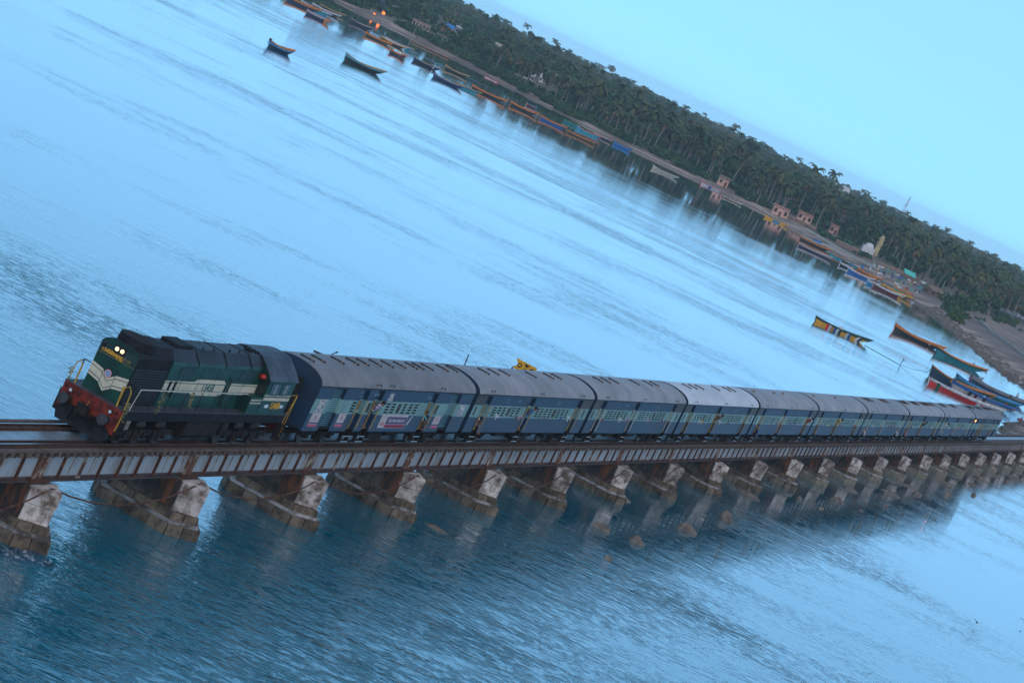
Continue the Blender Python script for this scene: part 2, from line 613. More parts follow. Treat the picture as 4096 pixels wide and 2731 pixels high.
# --- plate girder spans
M_web = mat('faded_grey_blue_paint', (.33, .355, .375), .55, c2=(.20, .15, .12), scale=1.3, lo=.48, hi=.74, stretch=(1, 1, .35), bump=.01, objr=.10)
M_weby = mat('grimy_cream_paint', (.36, .33, .28), .7, c2=(.13, .07, .045), scale=2.2, lo=.5, hi=.68)
M_rust = mat('deep_rust', (.075, .028, .018), .95, c2=(.20, .085, .045), scale=2.6, lo=.45, hi=.72, bump=.02)
M_rustp = mat('rust_and_flaking_paint', (.15, .07, .045), .95, c2=(.36, .31, .25), scale=2.4, lo=.50, hi=.62, bump=.02)
M_soffit = mat('dark_flange', (.060, .042, .042), .85, c2=(.12, .075, .06), scale=1.8, lo=.45, hi=.7)
M_timber = mat('weathered_timber', (.085, .058, .045), .95, c2=(.16, .12, .095), scale=4, lo=.4, hi=.7, bump=.01)
M_maroon = mat('maroon_primer', (.055, .018, .018), .8, c2=(.11, .04, .03), scale=2)


def girder_meshes():
    G = {}
    L_ = SPAN - .10
    for sgn, nm in ((-1, 'near'), (1, 'far')):
        a = MB(); y = sgn * .95
        a.box(0, L_, y - .012, y + .012, -1.47, -.38, 0)
        G['web' + nm] = a.mesh('web_plate', [M_web])
        a = MB()
        a.box(0, L_, y - .19, y + .19, -1.50, -1.47, 0); a.box(.25, L_ - .25, y - .20, y + .20, -1.53, -1.503, 0)
        a.box(0, L_, y - .03, y + .03, -1.46, -1.36, 0)
        G['bot' + nm] = a.mesh('bottom_flange', [M_soffit])
        a = MB()
        a.box(0, L_, y - .20, y + .20, -.37, -.335, 0); a.box(0, L_, y - .04, y + .04, -.46, -.375, 0)
        G['top' + nm] = a.mesh('top_flange', [M_rustp])
    for nm, m in (('stiff', M_rust), ('stiffp', M_rustp), ('stiffm', M_maroon)):
        a = MB(); a.box(-.055, .055, -1.06, -.967, -1.465, -.465)
        a.add([(-.085, -.967, -1.36), (.085, -.967, -1.36), (.20, -.967, -1.465), (-.20, -.967, -1.465), (-.085, -1.0, -1.36), (.085, -1.0, -1.36), (.20, -1.0, -1.465), (-.20, -1.0, -1.465)],
              [(4, 5, 1, 0), (7, 6, 5, 4), (5, 6, 2, 1), (4, 0, 3, 7)])
        G[nm] = a.mesh('stiffener', [m])
    a = MB(); a.box(-.02, .02, -1.0, -.967, -1.36, -.465); G['seam'] = a.mesh('web_seam', [M_weby])
    a = MB(); a.box(-.15, .15, -1.07, -.965, -1.465, -.465); G['end'] = a.mesh('end_plate', [M_rustp])
    a = MB()
    for y0, y1, x0, x1 in ((-.9, .9, .6, 3.2), (.9, -.9, 3.2, 6.2), (-.9, .9, 6.2, 9.2), (.9, -.9, 9.2, 12.6)):
        a.obox((x0, y0, -.6), (x1, y1, -.6), .08, .08)
    G['brace'] = a.mesh('cross_brace', [M_rust])
    # a hook bolt and cleat, one per sleeper, on the edge of the flange
    a = MB(); a.box(-.07, .07, -1.20, -1.13, -.46, -.31); a.box(-.03, .03, -1.235, -1.20, -.40, -.33)
    G['cleat'] = a.mesh('cleat', [M_rustp])
    return G


GM = girder_meshes()
N_SL = 22
nclt = 0
for k in range(-1, NP - 1):
    s = JOINT0 + k * SPAN + .05
    maroon = k == 10
    lab = 'grey girder span with bare maroon stiffeners, one of a kind on the bridge' if maroon else 'grey girder span with rusty stiffeners, centred ' + beneath(s + SPAN / 2)
    g = thing('girder_span', lab, 'girder', (s, 0, 0), 0, None if maroon else 'girder spans of the railway bridge')
    for nm in ('near', 'far'):
        place('web_plate', GM['web' + nm], g); place('bottom_flange', GM['bot' + nm], g); place('top_flange', GM['top' + nm], g)
    place('cross_brace', GM['brace'], g)
    for xx in (.16, SPAN - .26):
        place('end_plate', GM['end'], g, (xx, 0, 0))
    n = 7
    for i in range(1, n + 1):
        xx = SPAN * i / (n + 1) + random.uniform(-.08, .08)
        key = 'stiffm' if maroon else ('stiff' if (k < 8 and random.random() < .75) or random.random() < .25 else 'stiffp')
        place('stiffener', GM[key], g, (xx, 0, 0))
        if random.random() < .6:
            place('web_seam', GM['seam'], g, (xx + SPAN / (n + 1) / 2, 0, 0))
    if k < 12:
        for i in range(N_SL):
            place('cleat', GM['cleat'], g, ((i + .5) * (SPAN - .05) / N_SL, random.uniform(-.02, .01), random.uniform(-.02, .01)))

# --- track: rails, guard rails, sleepers, centre walkway
TX0, TX1 = -24.0, 330.0
M_rail = mat('polished_rail', (.30, .30, .31), .28, .9)
M_railside = mat('rusty_rail_side', (.055, .030, .022), .9, c2=(.10, .05, .035), scale=3)
tr = bpy.data.objects.new('railway_track', None); col.objects.link(tr); struct(tr)
rail_pr = [(-.072, 0), (.072, 0), (.072, .03), (.012, .05), (.012, .125), (.036, .135), (.036, .165), (-.036, .165), (-.036, .135), (-.012, .125), (-.012, .05), (-.072, .03)]
for y in (-.873, .873):
    a = MB(); a.prism([(y + q[0], q[1] - .165) for q in rail_pr], TX0, TX1, mats=[1] * 6 + [0] + [1] * 5)
    a.build('rail', [M_rail, M_railside], tr)
for y in (-.56, .56):
    a = MB(); a.prism([(y + q[0] * .9, q[1] * .85 - .166) for q in rail_pr], TX0, TX1)
    a.build('guard_rail', [M_railside], tr)
a = MB(); a.box(TX0, TX1, -.40, .40, -.12, -.105)
a.build('centre_walkway', mat('galvanised_plate', (.32, .34, .36), .38, .6, c2=(.20, .20, .21), scale=1.2), tr)
for y in (-1.26, 1.26):
    a = MB(); a.box(TX0, TX1, y - .10, y + .10, -.168, -.06)
    a.build('guard_timber', M_timber, tr)
a = MB(); a.box(-.125, .125, -1.40, 1.40, -.335, -.168)
sl_me = a.mesh('sleeper', [M_timber])
a = MB(); a.box(-.125, .125, -1.40, 1.40, -.335, -.168)
px = JOINT0 + .05 - SPAN + .3
nsl = 0
far = MB()
while px < TX1:
    if nsl < 298:
        place('sleeper', sl_me, tr, (px, random.uniform(-.04, .04), 0))
    else:
        far.box(px - .125, px + .125, -1.4, 1.4, -.335, -.168)
    nsl += 1
    px += SPAN / N_SL
struct(far.build('sleeper_row', M_timber, tr), 'stuff')

# abutment and bank where the far end of the bridge meets the shore
ab = thing('bridge_abutment', 'rough stone abutment where the railway bridge reaches the gravel shore', 'abutment', (JOINT0 + (NP - 2) * SPAN + 1.2, 0, 0))
a = MB(); a.prism([(-2.6, WZ - 1.5), (2.6, WZ - 1.5), (2.1, -1.55), (-2.1, -1.55)], 0, 6); a.build('wall', M_stone, ab)
a = MB(); a.box(.8, 6, -2.2, 2.2, -1.545, -.36); a.build('ballast_wall', M_course, ab)

# cable slung from pier to pier along the near side
cable = MB(); pts = []
for k in range(-1, NP - 3):
    s0 = JOINT0 + k * SPAN
    sag = .72 + .35 * random.random()
    for i in range(8):
        t = i / 8
        pts.append((s0 + t * SPAN, -1.85 - .2 * 4 * t * (1 - t), -1.46 - sag * 4 * t * (1 - t)))
cable.tube(pts, .038, 5)
tag(cable.build('power_cable', M_rust), 'rusty cable slung in loops from pier to pier under the girders', 'cable')
for (xa, za, xb, zb) in ((286, -.45, 291, -1.35), (300, -.45, 306, -1.4)):
    a = MB(); a.tube([(xa, -1.2, za), ((xa + xb) / 2, -1.28, (za + zb) / 2 + .05), (xb, -1.22, zb)], .04, 5)
    tag(a.build('loose_cable', M_rust), 'loose dark cable drooping across the side of a girder', 'cable', 'loose cables on the girder')

# posts and boards on the far side of the track
M_post = mat('dark_post', (.05, .04, .035), .9)
M_yel = mat('signal_yellow', (.78, .40, .02), .5, c2=(.62, .30, .02), scale=3)
M_blk = mat('sign_black', (.012, .012, .014), .6)
sg = thing('caution_board', 'yellow and black fishtail caution board standing behind the second coach', 'sign', (60.4, 2.3, -.25))
a = MB(); a.tube([(0, .1, 0), (0, .1, 3.35)], .05, 6); a.tube([(0, 1.0, 0), (0, 1.0, 3.3)], .05, 6); a.build('post', M_post, sg)
a = MB(); a.box(-.5, .5, -.9, 1.3, -.12, 0); a.build('platform', M_timber, sg)
a = MB(); a.prism([(-.45, 3.28), (-.45, 3.92), (1.05, 3.92), (.78, 3.60), (1.05, 3.28)], .06, .09); a.build('board', M_yel, sg)
a = MB()
for cy in (-.22, .66):
    n = 14
    o = [(.052, cy + .15 * math.cos(2 * math.pi * i / n), 3.60 + .15 * math.sin(2 * math.pi * i / n)) for i in range(n)]
    q = [(.052, cy + .085 * math.cos(2 * math.pi * i / n), 3.60 + .085 * math.sin(2 * math.pi * i / n)) for i in range(n)]
    a.add(o + q, [(i, (i + 1) % n, n + (i + 1) % n, n + i) for i in range(n)])
a.add([(.052, .04, 3.36), (.052, .40, 3.36), (.052, .22, 3.57)], [(0, 1, 2)])
a.add([(.052, .04, 3.84), (.052, .40, 3.84), (.052, .22, 3.63)], [(0, 1, 2)])
a.build('markings', M_blk, sg)
rb = thing('refuge_bracket', 'bent steel bracket sticking up behind the first coach roof', 'bracket', (29.0, 2.4, -.25))
a = MB(); a.tube([(0, .25, 0), (0, .22, 3.35), (.25, -.1, 3.75)], [.06, .06, .05], 6); a.obox((0, .25, 3.32), (0, 1.0, 3.25), .08, .10); a.build('arm', M_post, rb)
a = MB(); a.box(-.5, .5, -.9, 1.2, -.12, 0); a.build('platform', M_timber, rb)
pp = thing('thin_post', 'thin dark post standing behind the gap of the first two coaches', 'post', (50.0, 2.5, -.25))
a = MB(); a.tube([(0, 0, 0), (0, .3, 4.05)], [.05, .035], 6); a.build('shaft', M_post, pp)
a = MB(); a.box(-.4, .4, -1.0, .6, -.12, 0); a.build('platform', M_timber, pp)
for o, xx in ((sg, 0), (rb, 0), (pp, 0)):
    a = MB(); a.obox((0, -1.35, -.18), (0, .5, -.18), .12, .12); a.build('outrigger', M_timber, o)

# --- boulders heaped in the water along the piers
M_rock = mat('wet_rock', (.20, .165, .135), .85, c2=(.09, .075, .065), scale=1.4, lo=.4, hi=.62, bump=.06, bscale=4)


def rock_mesh(seed):
    r = random.Random(seed)
    bm = bmesh.new()
    bmesh.ops.create_icosphere(bm, subdivisions=3, radius=1)
    pl = [(Vector((r.uniform(-1, 1), r.uniform(-1, 1), r.uniform(-.3, 1))).normalized(), r.uniform(.35, .75)) for _ in range(12)]
    for v in bm.verts:
        for n_, d in pl:
            e = v.co.dot(n_) - d
            if e > 0:
                v.co -= n_ * e
        v.co += Vector((r.uniform(-1, 1), r.uniform(-1, 1), r.uniform(-1, 1))) * .03
    me = bpy.data.meshes.new('boulder'); bm.to_mesh(me); bm.free(); me.materials.append(M_rock)
    return me


RM = [rock_mesh(i) for i in range(6)]
rocks = [(50.5, -7.0, .8, .35, -60), (63.2, -.6, 2.6, 1.1, -62), (64.2, -5.4, 1.2, 1.1, -40), (66.0, -7.4, 1.5, 1.0, -55), (56.0, -8.6, 1.0, .8, 0), (79.5, -1.8, 2.3, 1.1, -60),
         (80.5, -6.4, 1.5, 1.7, -50), (94.0, -5.8, 1.6, 1.8, -55), (113.0, -2.9, 2.4, .9, -60), (126.5, -4.2, 1.0, .8, 0), (128.0, -6.0, .9, .7, 0), (138.5, -5.4, 1.6, 1.0, -40), (140.0, -7.0, .9, .8, 0),
         (152.0, -3.2, 2.6, .9, -62), (152.5, -7.0, 1.0, .8, 0), (154.0, -8.6, .7, .5, 0), (166.0, -5.0, 2.2, .9, -60), (178.0, -5.6, 1.4, 1.0, -30), (181.0, -3.5, 2.0, .8, -60),
         (192.0, -6.2, 1.6, 1.1, -40), (204.0, -4.0, 2.4, .9, -60), (207.0, -7.0, 1.2, 1.0, 0), (219.0, -5.0, 1.6, 1.0, -30), (232.0, -4.2, 2.2, .9, -60), (245.0, -5.0, 1.5, 1.1, 0), (247.0, -3.2, 1.8, .8, -60),
         (259.0, -4.6, 2.0, .9, -50), (272.0, -4.0, 1.6, 1.1, 0), (38.6, -3.6, 1.6, .7, -62)]
for i, (x, y, L_, h, a_) in enumerate(rocks):
    tag(place('boulder', RM[i % 6], None, (x, y, WZ - .12), R(a_), (L_ * .78, L_ * .42, h * .72)), 'rough brown boulder breaking the water beside the bridge piers', 'rock', 'boulders by the bridge piers')

# broken water round the nearest pier
mb = MB(); r = random.Random(5)
nxm, nym = 46, 12
for i in range(nxm + 1):
    for j in range(nym + 1):
        u, v = i / nxm, j / nym
        e = math.sin(math.pi * u) ** .6 * math.sin(math.pi * v)
        mb.v.append((-6.9 + u * 3.3 + (v - .5) * .9 + r.uniform(-.05, .05), -1.9 - u * 1.5 + (v - .5) * 1.5, WZ - .06 + e * (.12 + r.random() * .22)))
for i in range(nxm):
    for j in range(nym):
        q = i * (nym + 1) + j
        mb.f.append([q, q + nym + 1, q + nym + 2, q + 1]); mb.m.append(0)
struct(mb.build('foam', mat('churned_water', (.02, .07, .11), .12, c2=(.45, .52, .58), scale=3.2, lo=.52, hi=.70), smooth=True), 'stuff')

# ------------------------------------------------------------------ train materials
M_green = mat('loco_green', (.006, .062, .044), .45, c2=(.006, .026, .022), scale=1.4, lo=.38, hi=.62, bump=.004, bscale=5, spec=.25)
M_dkgreen = mat('sooty_green', (.010, .030, .030), .55, c2=(.02, .045, .045), scale=1.5)
M_cream = mat('cream_stripe', (.62, .56, .42), .5, c2=(.44, .38, .28), scale=1.6, lo=.42, hi=.68)
M_soot = mat('soot_black', (.011, .011, .013), .7, c2=(.020, .020, .024), scale=1.5, spec=.15)
M_roof = mat('loco_roof', (.024, .029, .040), .55, c2=(.010, .011, .015), scale=.8, lo=.4, hi=.62)
M_under = mat('grimy_underframe', (.020, .018, .018), .9, c2=(.045, .036, .032), scale=2.2, lo=.45, hi=.7, spec=.12)
M_red = mat('headstock_red', (.22, .028, .016), .6, c2=(.05, .013, .011), scale=2.6, lo=.40, hi=.60, spec=.2)
M_hry = mat('handrail_yellow', (.52, .31, .03), .5, c2=(.30, .16, .03), scale=4)
M_hrw = mat('handrail_cream', (.50, .48, .40), .5)
M_glass = mat('dark_glass', (.012, .018, .022), .08, spec=.6)
M_let = mat('yellow_lettering', (.85, .40, .02), .5)
M_letf = mat('faded_lettering', (.20, .15, .04), .6)
M_letg = mat('green_lettering', (.012, .10, .075), .5)
M_letw = mat('white_lettering', (.62, .64, .66), .6)
M_lamp = mat('lit_headlamp', (1.0, .70, .32), .4, emit=2.2)


def frontal(me, parent, name, x, y, z):
    """lettering that faces -x"""
    return place(name, me, parent, (x, y, z), (R(90), 0, R(-90)))


def sideways(me, parent, name, x, y, z):
    """lettering that faces -y"""
    return place(name, me, parent, (x, y, z), (R(90), 0, 0))


def bogie(par, xs_, half, r, name='bogie'):
    b = MB(); x0, x1 = xs_[0] - r - .15, xs_[-1] + r + .15
    for s in (-1, 1):
        y = s * half
        b.box(x0, x1, y - .07, y + .07, .52, .78)
        for i, x in enumerate(xs_):
            b.box(x - .17, x + .17, y - .13 if s < 0 else y, y if s < 0 else y + .13, .38, .70)
        for xa, xb in zip(xs_[:-1], xs_[1:]):
            xm = (xa + xb) / 2
            b.box(xm - .42, xm + .42, y - .05, y + .05, .30, .52)
            b.tube([(xm - .20, y + s * .12, .30), (xm - .20, y + s * .12, .78)], .11, 7)
            b.tube([(xm + .20, y + s * .12, .30), (xm + .20, y + s * .12, .78)], .11, 7)
    b.box(x0 + .2, x1 - .2, -half, half, .55, .75)
    bo = b.build(name, M_under, par)
    w = MB(); w.tube([(0, -.06, 0), (0, .06, 0)], r, 18)
    w.tube([(0, -.16, 0), (0, -.05, 0)], .12, 8)
    wm = w.mesh('wheel', [mat('steel_wheel', (.05, .045, .045), .55, .5, c2=(.10, .08, .07), scale=3)])
    for x in xs_:
        for y in (-.84, .84):
            place('wheel', wm, bo, (x, y, r), None, (1, 1 if y < 0 else -1, 1))
    return bo


# ------------------------------------------------------------------ locomotive
lo = thing('locomotive', 'dark green diesel locomotive with cream stripes pulling the train across the bridge', 'locomotive', (0, 0, 0))
a = MB(); a.box(.60, 17.05, -1.44, 1.44, 1.30, 1.69); a.box(.60, 17.05, -1.0, 1.0, 1.05, 1.30); a.build('underframe', M_soot, lo)
a = MB(); a.box(.50, 17.1, -1.46, 1.46, 1.69, 1.73); a.build('running_board', mat('deck_plate', (.060, .062, .075), .6, c2=(.035, .036, .042), scale=1.5), lo)
a = MB(); a.box(.44, .60, -1.40, 1.40, .95, 1.69); a.prism([(-1.40, .62), (-.86, .62), (-.86, .95), (-1.40, .95)], .45, .60); a.prism([(.86, .62), (1.40, .62), (1.40, .95), (.86, .95)], .45, .60)
bb = a.build('headstock', M_red, lo)
for y in (-.978, .978):
    a = MB(); a.tube([(0, y, 1.11), (.45, y, 1.11)], [.12, .17], 12); bo = a.build('buffer', M_under, lo)
    h = MB(); h.tube([(-.06, y, 1.11), (-.01, y, 1.11)], [.225, .24], 20); h.build('buffer_head', mat('buffer_steel', (.075, .075, .085), .5, .4, c2=(.04, .04, .045), scale=4), bo)
for y in (-.98, .98):
    a = MB(); a.tube([(.36, y, 1.46), (.45, y, 1.46)], [.085, .085], 14); fl = a.build('marker_lamp', M_soot, lo)
    a = MB(); a.tube([(.35, y, 1.46), (.357, y, 1.46)], [.062, .07], 14); a.build('lens', mat('lamp_lens', (.55, .58, .60), .15), fl)
    a = MB(); a.tube([(.43, y * 1.28, 1.52), (.445, y * 1.28, 1.52)], [.065, .065], 12); a.build('socket', M_soot, lo)
a = MB(); a.box(-.02, .45, -.13, .13, .98, 1.22); a.box(-.12, .05, -.24, .24, .90, 1.30); a.tube([(-.10, -.05, 1.24), (-.16, .12, .72), (-.05, .10, .55)], .045, 6); a.box(.2, .45, -.4, .4, .80, .95); a.build('coupler', M_under, lo)
a = MB(); a.obox((.30, -.02, 1.42), (.40, .06, 1.25), .05, .05); a.build('coupling_lever', M_hry, lo)
for y in (-.42, .40, -.58, .55):
    a = MB(); a.tube([(.42, y, .96), (.30, y * 1.03, .80), (.26, y * 1.06, .55), (.33, y * 1.1, .40)], .034, 6); a.build('brake_hose', M_soot, lo)
a = MB()
a.add([(.42, -1.34, .62), (.42, 1.34, .62), (.30, 1.12, .20), (.30, -1.12, .20), (.50, -1.34, .62), (.50, 1.34, .62), (.40, 1.12, .20), (.40, -1.12, .20), (.42, -.86, .95), (.42, .86, .95), (.50, -.86, .95), (.50, .86, .95)],
      [(0, 1, 2, 3), (7, 6, 5, 4), (0, 3, 7, 4), (1, 5, 6, 2), (3, 2, 6, 7), (8, 9, 1, 0), (4, 5, 11, 10), (9, 11, 5, 1), (0, 4, 10, 8)])
a.build('cattle_guard', M_soot, lo)
# radiator hood
HF = [(-.905, 1.73), (.905, 1.73), (.905, 3.78), (.78, 3.93), (.42, 4.05), (-.42, 4.05), (-.78, 3.93), (-.905, 3.78)]
a = MB(); a.prism(HF, .95, 4.05, mats=[0, 1, 1, 1, 1, 1, 1, 1]); hd = a.build('radiator_hood', [M_green, M_soot], lo)
for m_i, (z0, z1, mt) in enumerate(((1.74, 3.31, M_green), (3.32, 3.80, M_dkgreen))):
    a = MB(); a.box(.938, .949, -.90, .90, z0, z1); a.build('front_panel', mt, hd)
a = MB(); a.box(.930, .938, -.90, .90, 3.305, 3.325); a.build('trim_line', M_letf, hd)
for y0, y1 in ((-.30, .30),):
    a = MB(); a.box(.928, .938, y0, y0 + .02, 1.80, 3.05); a.box(.928, .938, y1 - .02, y1, 1.80, 3.05); a.box(.928, .938, y0, y1, 3.03, 3.05); a.build('door_seam', M_dkgreen, hd)
# chevron stripes on the nose: (edge z, centre z) pairs, bottom and top
def chevron(z0e, z0c, z1e, z1c, mt, px_):
    a = MB()
    ys_ = [-.902, -.34, 0, .34, .902]
    lw = [z0e, z0e - (z0e - z0c) * .30, z0c, z0e - (z0e - z0c) * .30, z0e]
    hg = [z1e, z1e - (z1e - z1c) * .30, z1c, z1e - (z1e - z1c) * .30, z1e]
    for i in range(4):
        a.quad((px_, ys_[i], lw[i]), (px_, ys_[i], hg[i]), (px_, ys_[i + 1], hg[i + 1]), (px_, ys_[i + 1], lw[i + 1]))
    a.build('nose_stripe', mt, hd)
chevron(2.30, 1.92, 2.85, 2.49, M_cream, .933)
chevron(2.70, 2.34, 2.735, 2.375, M_letg, .929)
chevron(2.40, 2.02, 2.435, 2.055, M_letg, .929)
# headlight, number, emblem
a = MB(); a.box(.912, .937, -.30, .24, 3.585, 3.86); hl = a.build('headlight_box', M_soot, hd)
for y in (-.13, .13):
    a = MB(); a.tube([(.885, y, 3.72), (.911, y, 3.72)], [.078, .085], 18); a.build('headlight', M_lamp, hl)
a = MB(); a.tube([(.915, .72, 3.62), (.935, .72, 3.62)], .09, 14); a.build('number_lamp', M_soot, hd)
frontal(text_mesh('13458', .22, M_let, .006), hd, 'number', .930, .50, 3.46)
frontal(text_mesh('डब्ल्यू', .20, M_let, .004), hd, 'lettering', .930, -.02, 3.44)
frontal(text_mesh('डी.जी', .19, M_letf, .003), hd, 'lettering', .930, -.46, 3.44)
for rr, mt, xx in ((.175, mat('emblem_red', (.45, .04, .05), .5), .926), (.145, mat('emblem_white', (.60, .62, .66), .5), .922), (.115, mat('emblem_blue', (.05, .16, .36), .5, c2=(.45, .5, .55), scale=9), .918)):
    a = MB(); a.tube([(xx, .06, 2.66), (xx + .004, .06, 2.66)], rr, 20); a.build('emblem', mt, hd)
# radiator louvres on the side
a = MB(); a.box(1.05, 3.98, -.925, -.906, 1.78, 3.42); lv = a.build('radiator_grille', M_soot, hd)
a = MB()
for i in range(14):
    z = 1.84 + i * .112
    a.obox((1.07, -.93, z), (3.96, -.93, z), .03, .055)
for x in (1.05, 2.03, 3.0, 3.96):
    a.box(x - .02, x + .02, -.945, -.925, 1.78, 3.42)
a.build('louvre_slats', mat('grille_steel', (.022, .024, .028), .5, .3), lv)
a = MB(); a.tube([(2.15, 0, 3.98), (2.15, 0, 4.33)], [.84, .80], 26); fr = a.build('fan_cowl', M_soot, hd)
a = MB(); a.tube([(2.15, 0, 4.331), (2.15, 0, 4.335)], .70, 22); a.build('fan_guard', M_under, fr)
a = MB(); a.prism([(-.88, 3.80), (-.60, 4.20), (.60, 4.20), (.88, 3.80)], 2.3, 4.20); a.build('radiator_roof', M_soot, hd)
a = MB(); a.tube([(1.05, -.05, 4.05), (1.05, -.05, 4.22), (1.22, -.05, 4.22), (1.22, -.05, 4.05)], .012, 4); a.build('lifting_eye', M_under, hd)
# engine hood
HP = [(-.955, 1.73), (.955, 1.73), (.955, 3.62), (.90, 3.74), (.52, 4.17), (-.52, 4.17), (-.90, 3.74), (-.955, 3.62)]
a = MB(); a.prism(HP, 4.05, 13.40, mats=[0, 0, 0, 1, 1, 1, 0, 0]); eh = a.build('engine_hood', [M_green, M_roof], lo)
def side_stripe(x0, x1, z0, z1, y, mt, par, nm='side_stripe'):
    a = MB(); a.box(x0, x1, y - .006, y, z0, z1); return a.build(nm, mt, par)
side_stripe(4.06, 6.8, 2.40, 2.92, -.957, M_cream, eh)
a = MB(); a.prism([(6.8, 2.40), (7.1, 2.30), (9.7, 2.30), (10.0, 2.40), (10.0, 2.92), (9.7, 3.04), (7.1, 3.04), (6.8, 2.92)], -.963, -.957, axis='y'); a.build('number_panel', M_cream, eh)
side_stripe(10.3, 13.35, 2.40, 2.92, -.957, M_cream, eh)
for z in (2.47, 2.82):
    side_stripe(4.06, 13.35, z, z + .035, -.964, M_letg, eh, 'green_line')
sideways(text_mesh('13458', .50, M_letg, .012), eh, 'number', 8.4, -.9665, 2.665)
for x in (4.5, 5.0):
    a = MB(); a.box(x, x + .22, -.975, -.957, 2.2, 2.9); a.build('air_intake', M_soot, eh)
for x0, x1, z0, z1 in ((5.1, 6.2, 3.05, 3.55), (11.1, 12.5, 3.02, 3.58)):
    a = MB(); a.box(x0, x1, -.975, -.957, z0, z1); a.build('louvre_panel', M_dkgreen, eh)
for x in (4.1, 5.6, 7.2, 8.8, 10.15, 11.8):
    a = MB(); a.box(x - .012, x + .012, -.966, -.955, 1.8, 3.6); a.build('door_seam', M_dkgreen, eh)
a = MB(); a.tube([(10.25, -1.0, 1.85), (10.2, -1.06, 2.1), (10.2, -1.06, 3.0), (10.35, -1.0, 3.1), (10.8, -.99, 3.1)], .05, 7); a.build('air_pipe', M_dkgreen, eh)
for x in (4.1, 6.6, 9.4, 12.0):
    a = MB(); a.prism([(-.97, 3.60), (-.92, 3.77), (-.53, 4.195), (.53, 4.195), (.92, 3.77), (.97, 3.60), (.955, 3.60), (.90, 3.74), (.52, 4.17), (-.52, 4.17), (-.90, 3.74), (-.955, 3.60)], x - .03, x + .03)
    a.build('roof_rib', M_soot, eh)
a = MB(); a.box(5.0, 6.4, -.45, .45, 4.17, 4.32); a.build('exhaust_stack', M_soot, eh)
a = MB(); a.box(7.0, 9.0, -.50, .50, 4.17, 4.20); a.build('roof_hatch', M_roof, eh)
for x in (7.5, 8.6, 10.2, 11.2, 13.0):
    a = MB(); a.tube([(x, -.4, 4.16), (x, -.4, 4.26)], .05, 8); a.build('roof_eye', M_soot, eh)
a = MB(); a.tube([(12.6, -.2, 4.24), (12.9, -.2, 4.24)], .07, 8); a.tube([(12.6, .0, 4.24), (12.9, .0, 4.24)], .07, 8); a.build('horn', M_soot, eh)
# cab
CP_ = [(-1.46, 1.73), (1.46, 1.73), (1.46, 3.32), (1.22, 3.62), (.62, 4.16), (.30, 4.24), (-.30, 4.24), (-.62, 4.16), (-1.22, 3.62), (-1.46, 3.32)]
a = MB(); a.prism(CP_, 13.40, 16.30, mats=[0, 0, 0, 1, 1, 1, 1, 1, 0, 0]); cb = a.build('cab', [M_green, M_roof], lo)
a = MB(); a.prism([(q[0] * 1.03, q[1] + .03) for q in CP_[2:]] + [(q[0], q[1]) for q in CP_[2:][::-1]], 13.30, 16.45); a.build('cab_roof', mat('cab_roof_paint', (.055, .068, .090), .5, c2=(.018, .020, .026), scale=.9), cb)
side_stripe(13.40, 16.28, 2.40, 2.55, -1.462, M_cream, cb)
side_stripe(13.40, 16.28, 2.62, 2.68, -1.462, M_cream, cb)
for x0, x1 in ((13.75, 14.75), (14.95, 15.85)):
    a = MB(); a.box(x0, x1, -1.472, -1.462, 2.66, 3.26); wn = a.build('window', M_green, cb)
    a = MB(); a.box(x0 + .06, x1 - .06, -1.480, -1.473, 2.72, 3.20); a.build('pane', M_glass, wn)
    a = MB(); a.box((x0 + x1) / 2 - .03, (x0 + x1) / 2 + .03, -1.487, -1.481, 2.72, 3.20); a.build('window_bar', M_hrw, wn)
a = MB(); a.box(13.385, 13.398, -1.38, -1.02, 2.55, 3.25); a.build('front_window', M_glass, cb)
sideways(text_mesh('13458', .42, M_let, .010), cb, 'number', 15.0, -1.4685, 2.14)
a = MB(); a.box(13.9, 14.3, -1.467, -1.462, 2.05, 2.20); a.box(15.6, 15.95, -1.467, -1.462, 2.05, 2.20); a.build('marking', M_letw, cb)
a = MB(); a.box(12.2, 13.38, -1.44, -.97, 1.73, 2.52); bx = a.build('battery_box', M_green, lo)
side_stripe(12.2, 13.38, 2.36, 2.42, -1.442, M_cream, bx); side_stripe(12.2, 13.38, 2.22, 2.28, -1.442, M_cream, bx)
a = MB(); a.tube([(13.1, -1.02, 3.38), (13.3, -1.10, 3.38)], [.10, .13], 12); a.build('marker_light', mat('red_lens', (.42, .03, .02), .3), lo)
# short end, rear headstock
a = MB(); a.prism([(-.9, 1.73), (.9, 1.73), (.9, 3.3), (.6, 3.6), (-.6, 3.6), (-.9, 3.3)], 16.30, 16.85); a.build('short_hood', M_green, lo)
a = MB(); a.box(17.05, 17.2, -1.4, 1.4, .75, 1.69); a.build('rear_headstock', M_red, lo)
for y in (-.978, .978):
    a = MB(); a.tube([(17.2, y, 1.11), (17.75, y, 1.11)], [.17, .2], 12); a.build('buffer', M_under, lo)
# running gear
bogie(lo, (2.15, 3.85, 5.70), 1.12, .546)
bogie(lo, (11.75, 13.60, 15.30), 1.12, .546)
a = MB(); a.prism([(-1.35, .62), (-1.15, .38), (1.15, .38), (1.35, .62), (1.35, 1.25), (-1.35, 1.25)], 7.1, 10.4); a.build('fuel_tank', M_under, lo)
a = MB(); a.tube([(1.0, -1.22, .95), (1.7, -1.22, .95)], .16, 10); a.build('air_cylinder', mat('dusty_grey', (.17, .15, .14), .8), lo)
a = MB(); a.box(1.15, 1.55, -1.46, -1.30, .92, 1.28); a.build('sand_box', mat('dusty_tan', (.26, .21, .18), .9, c2=(.10, .085, .08), scale=4), lo)
a = MB(); a.box(10.6, 11.3, -1.38, -1.1, .85, 1.28); a.build('tool_box', M_under, lo)
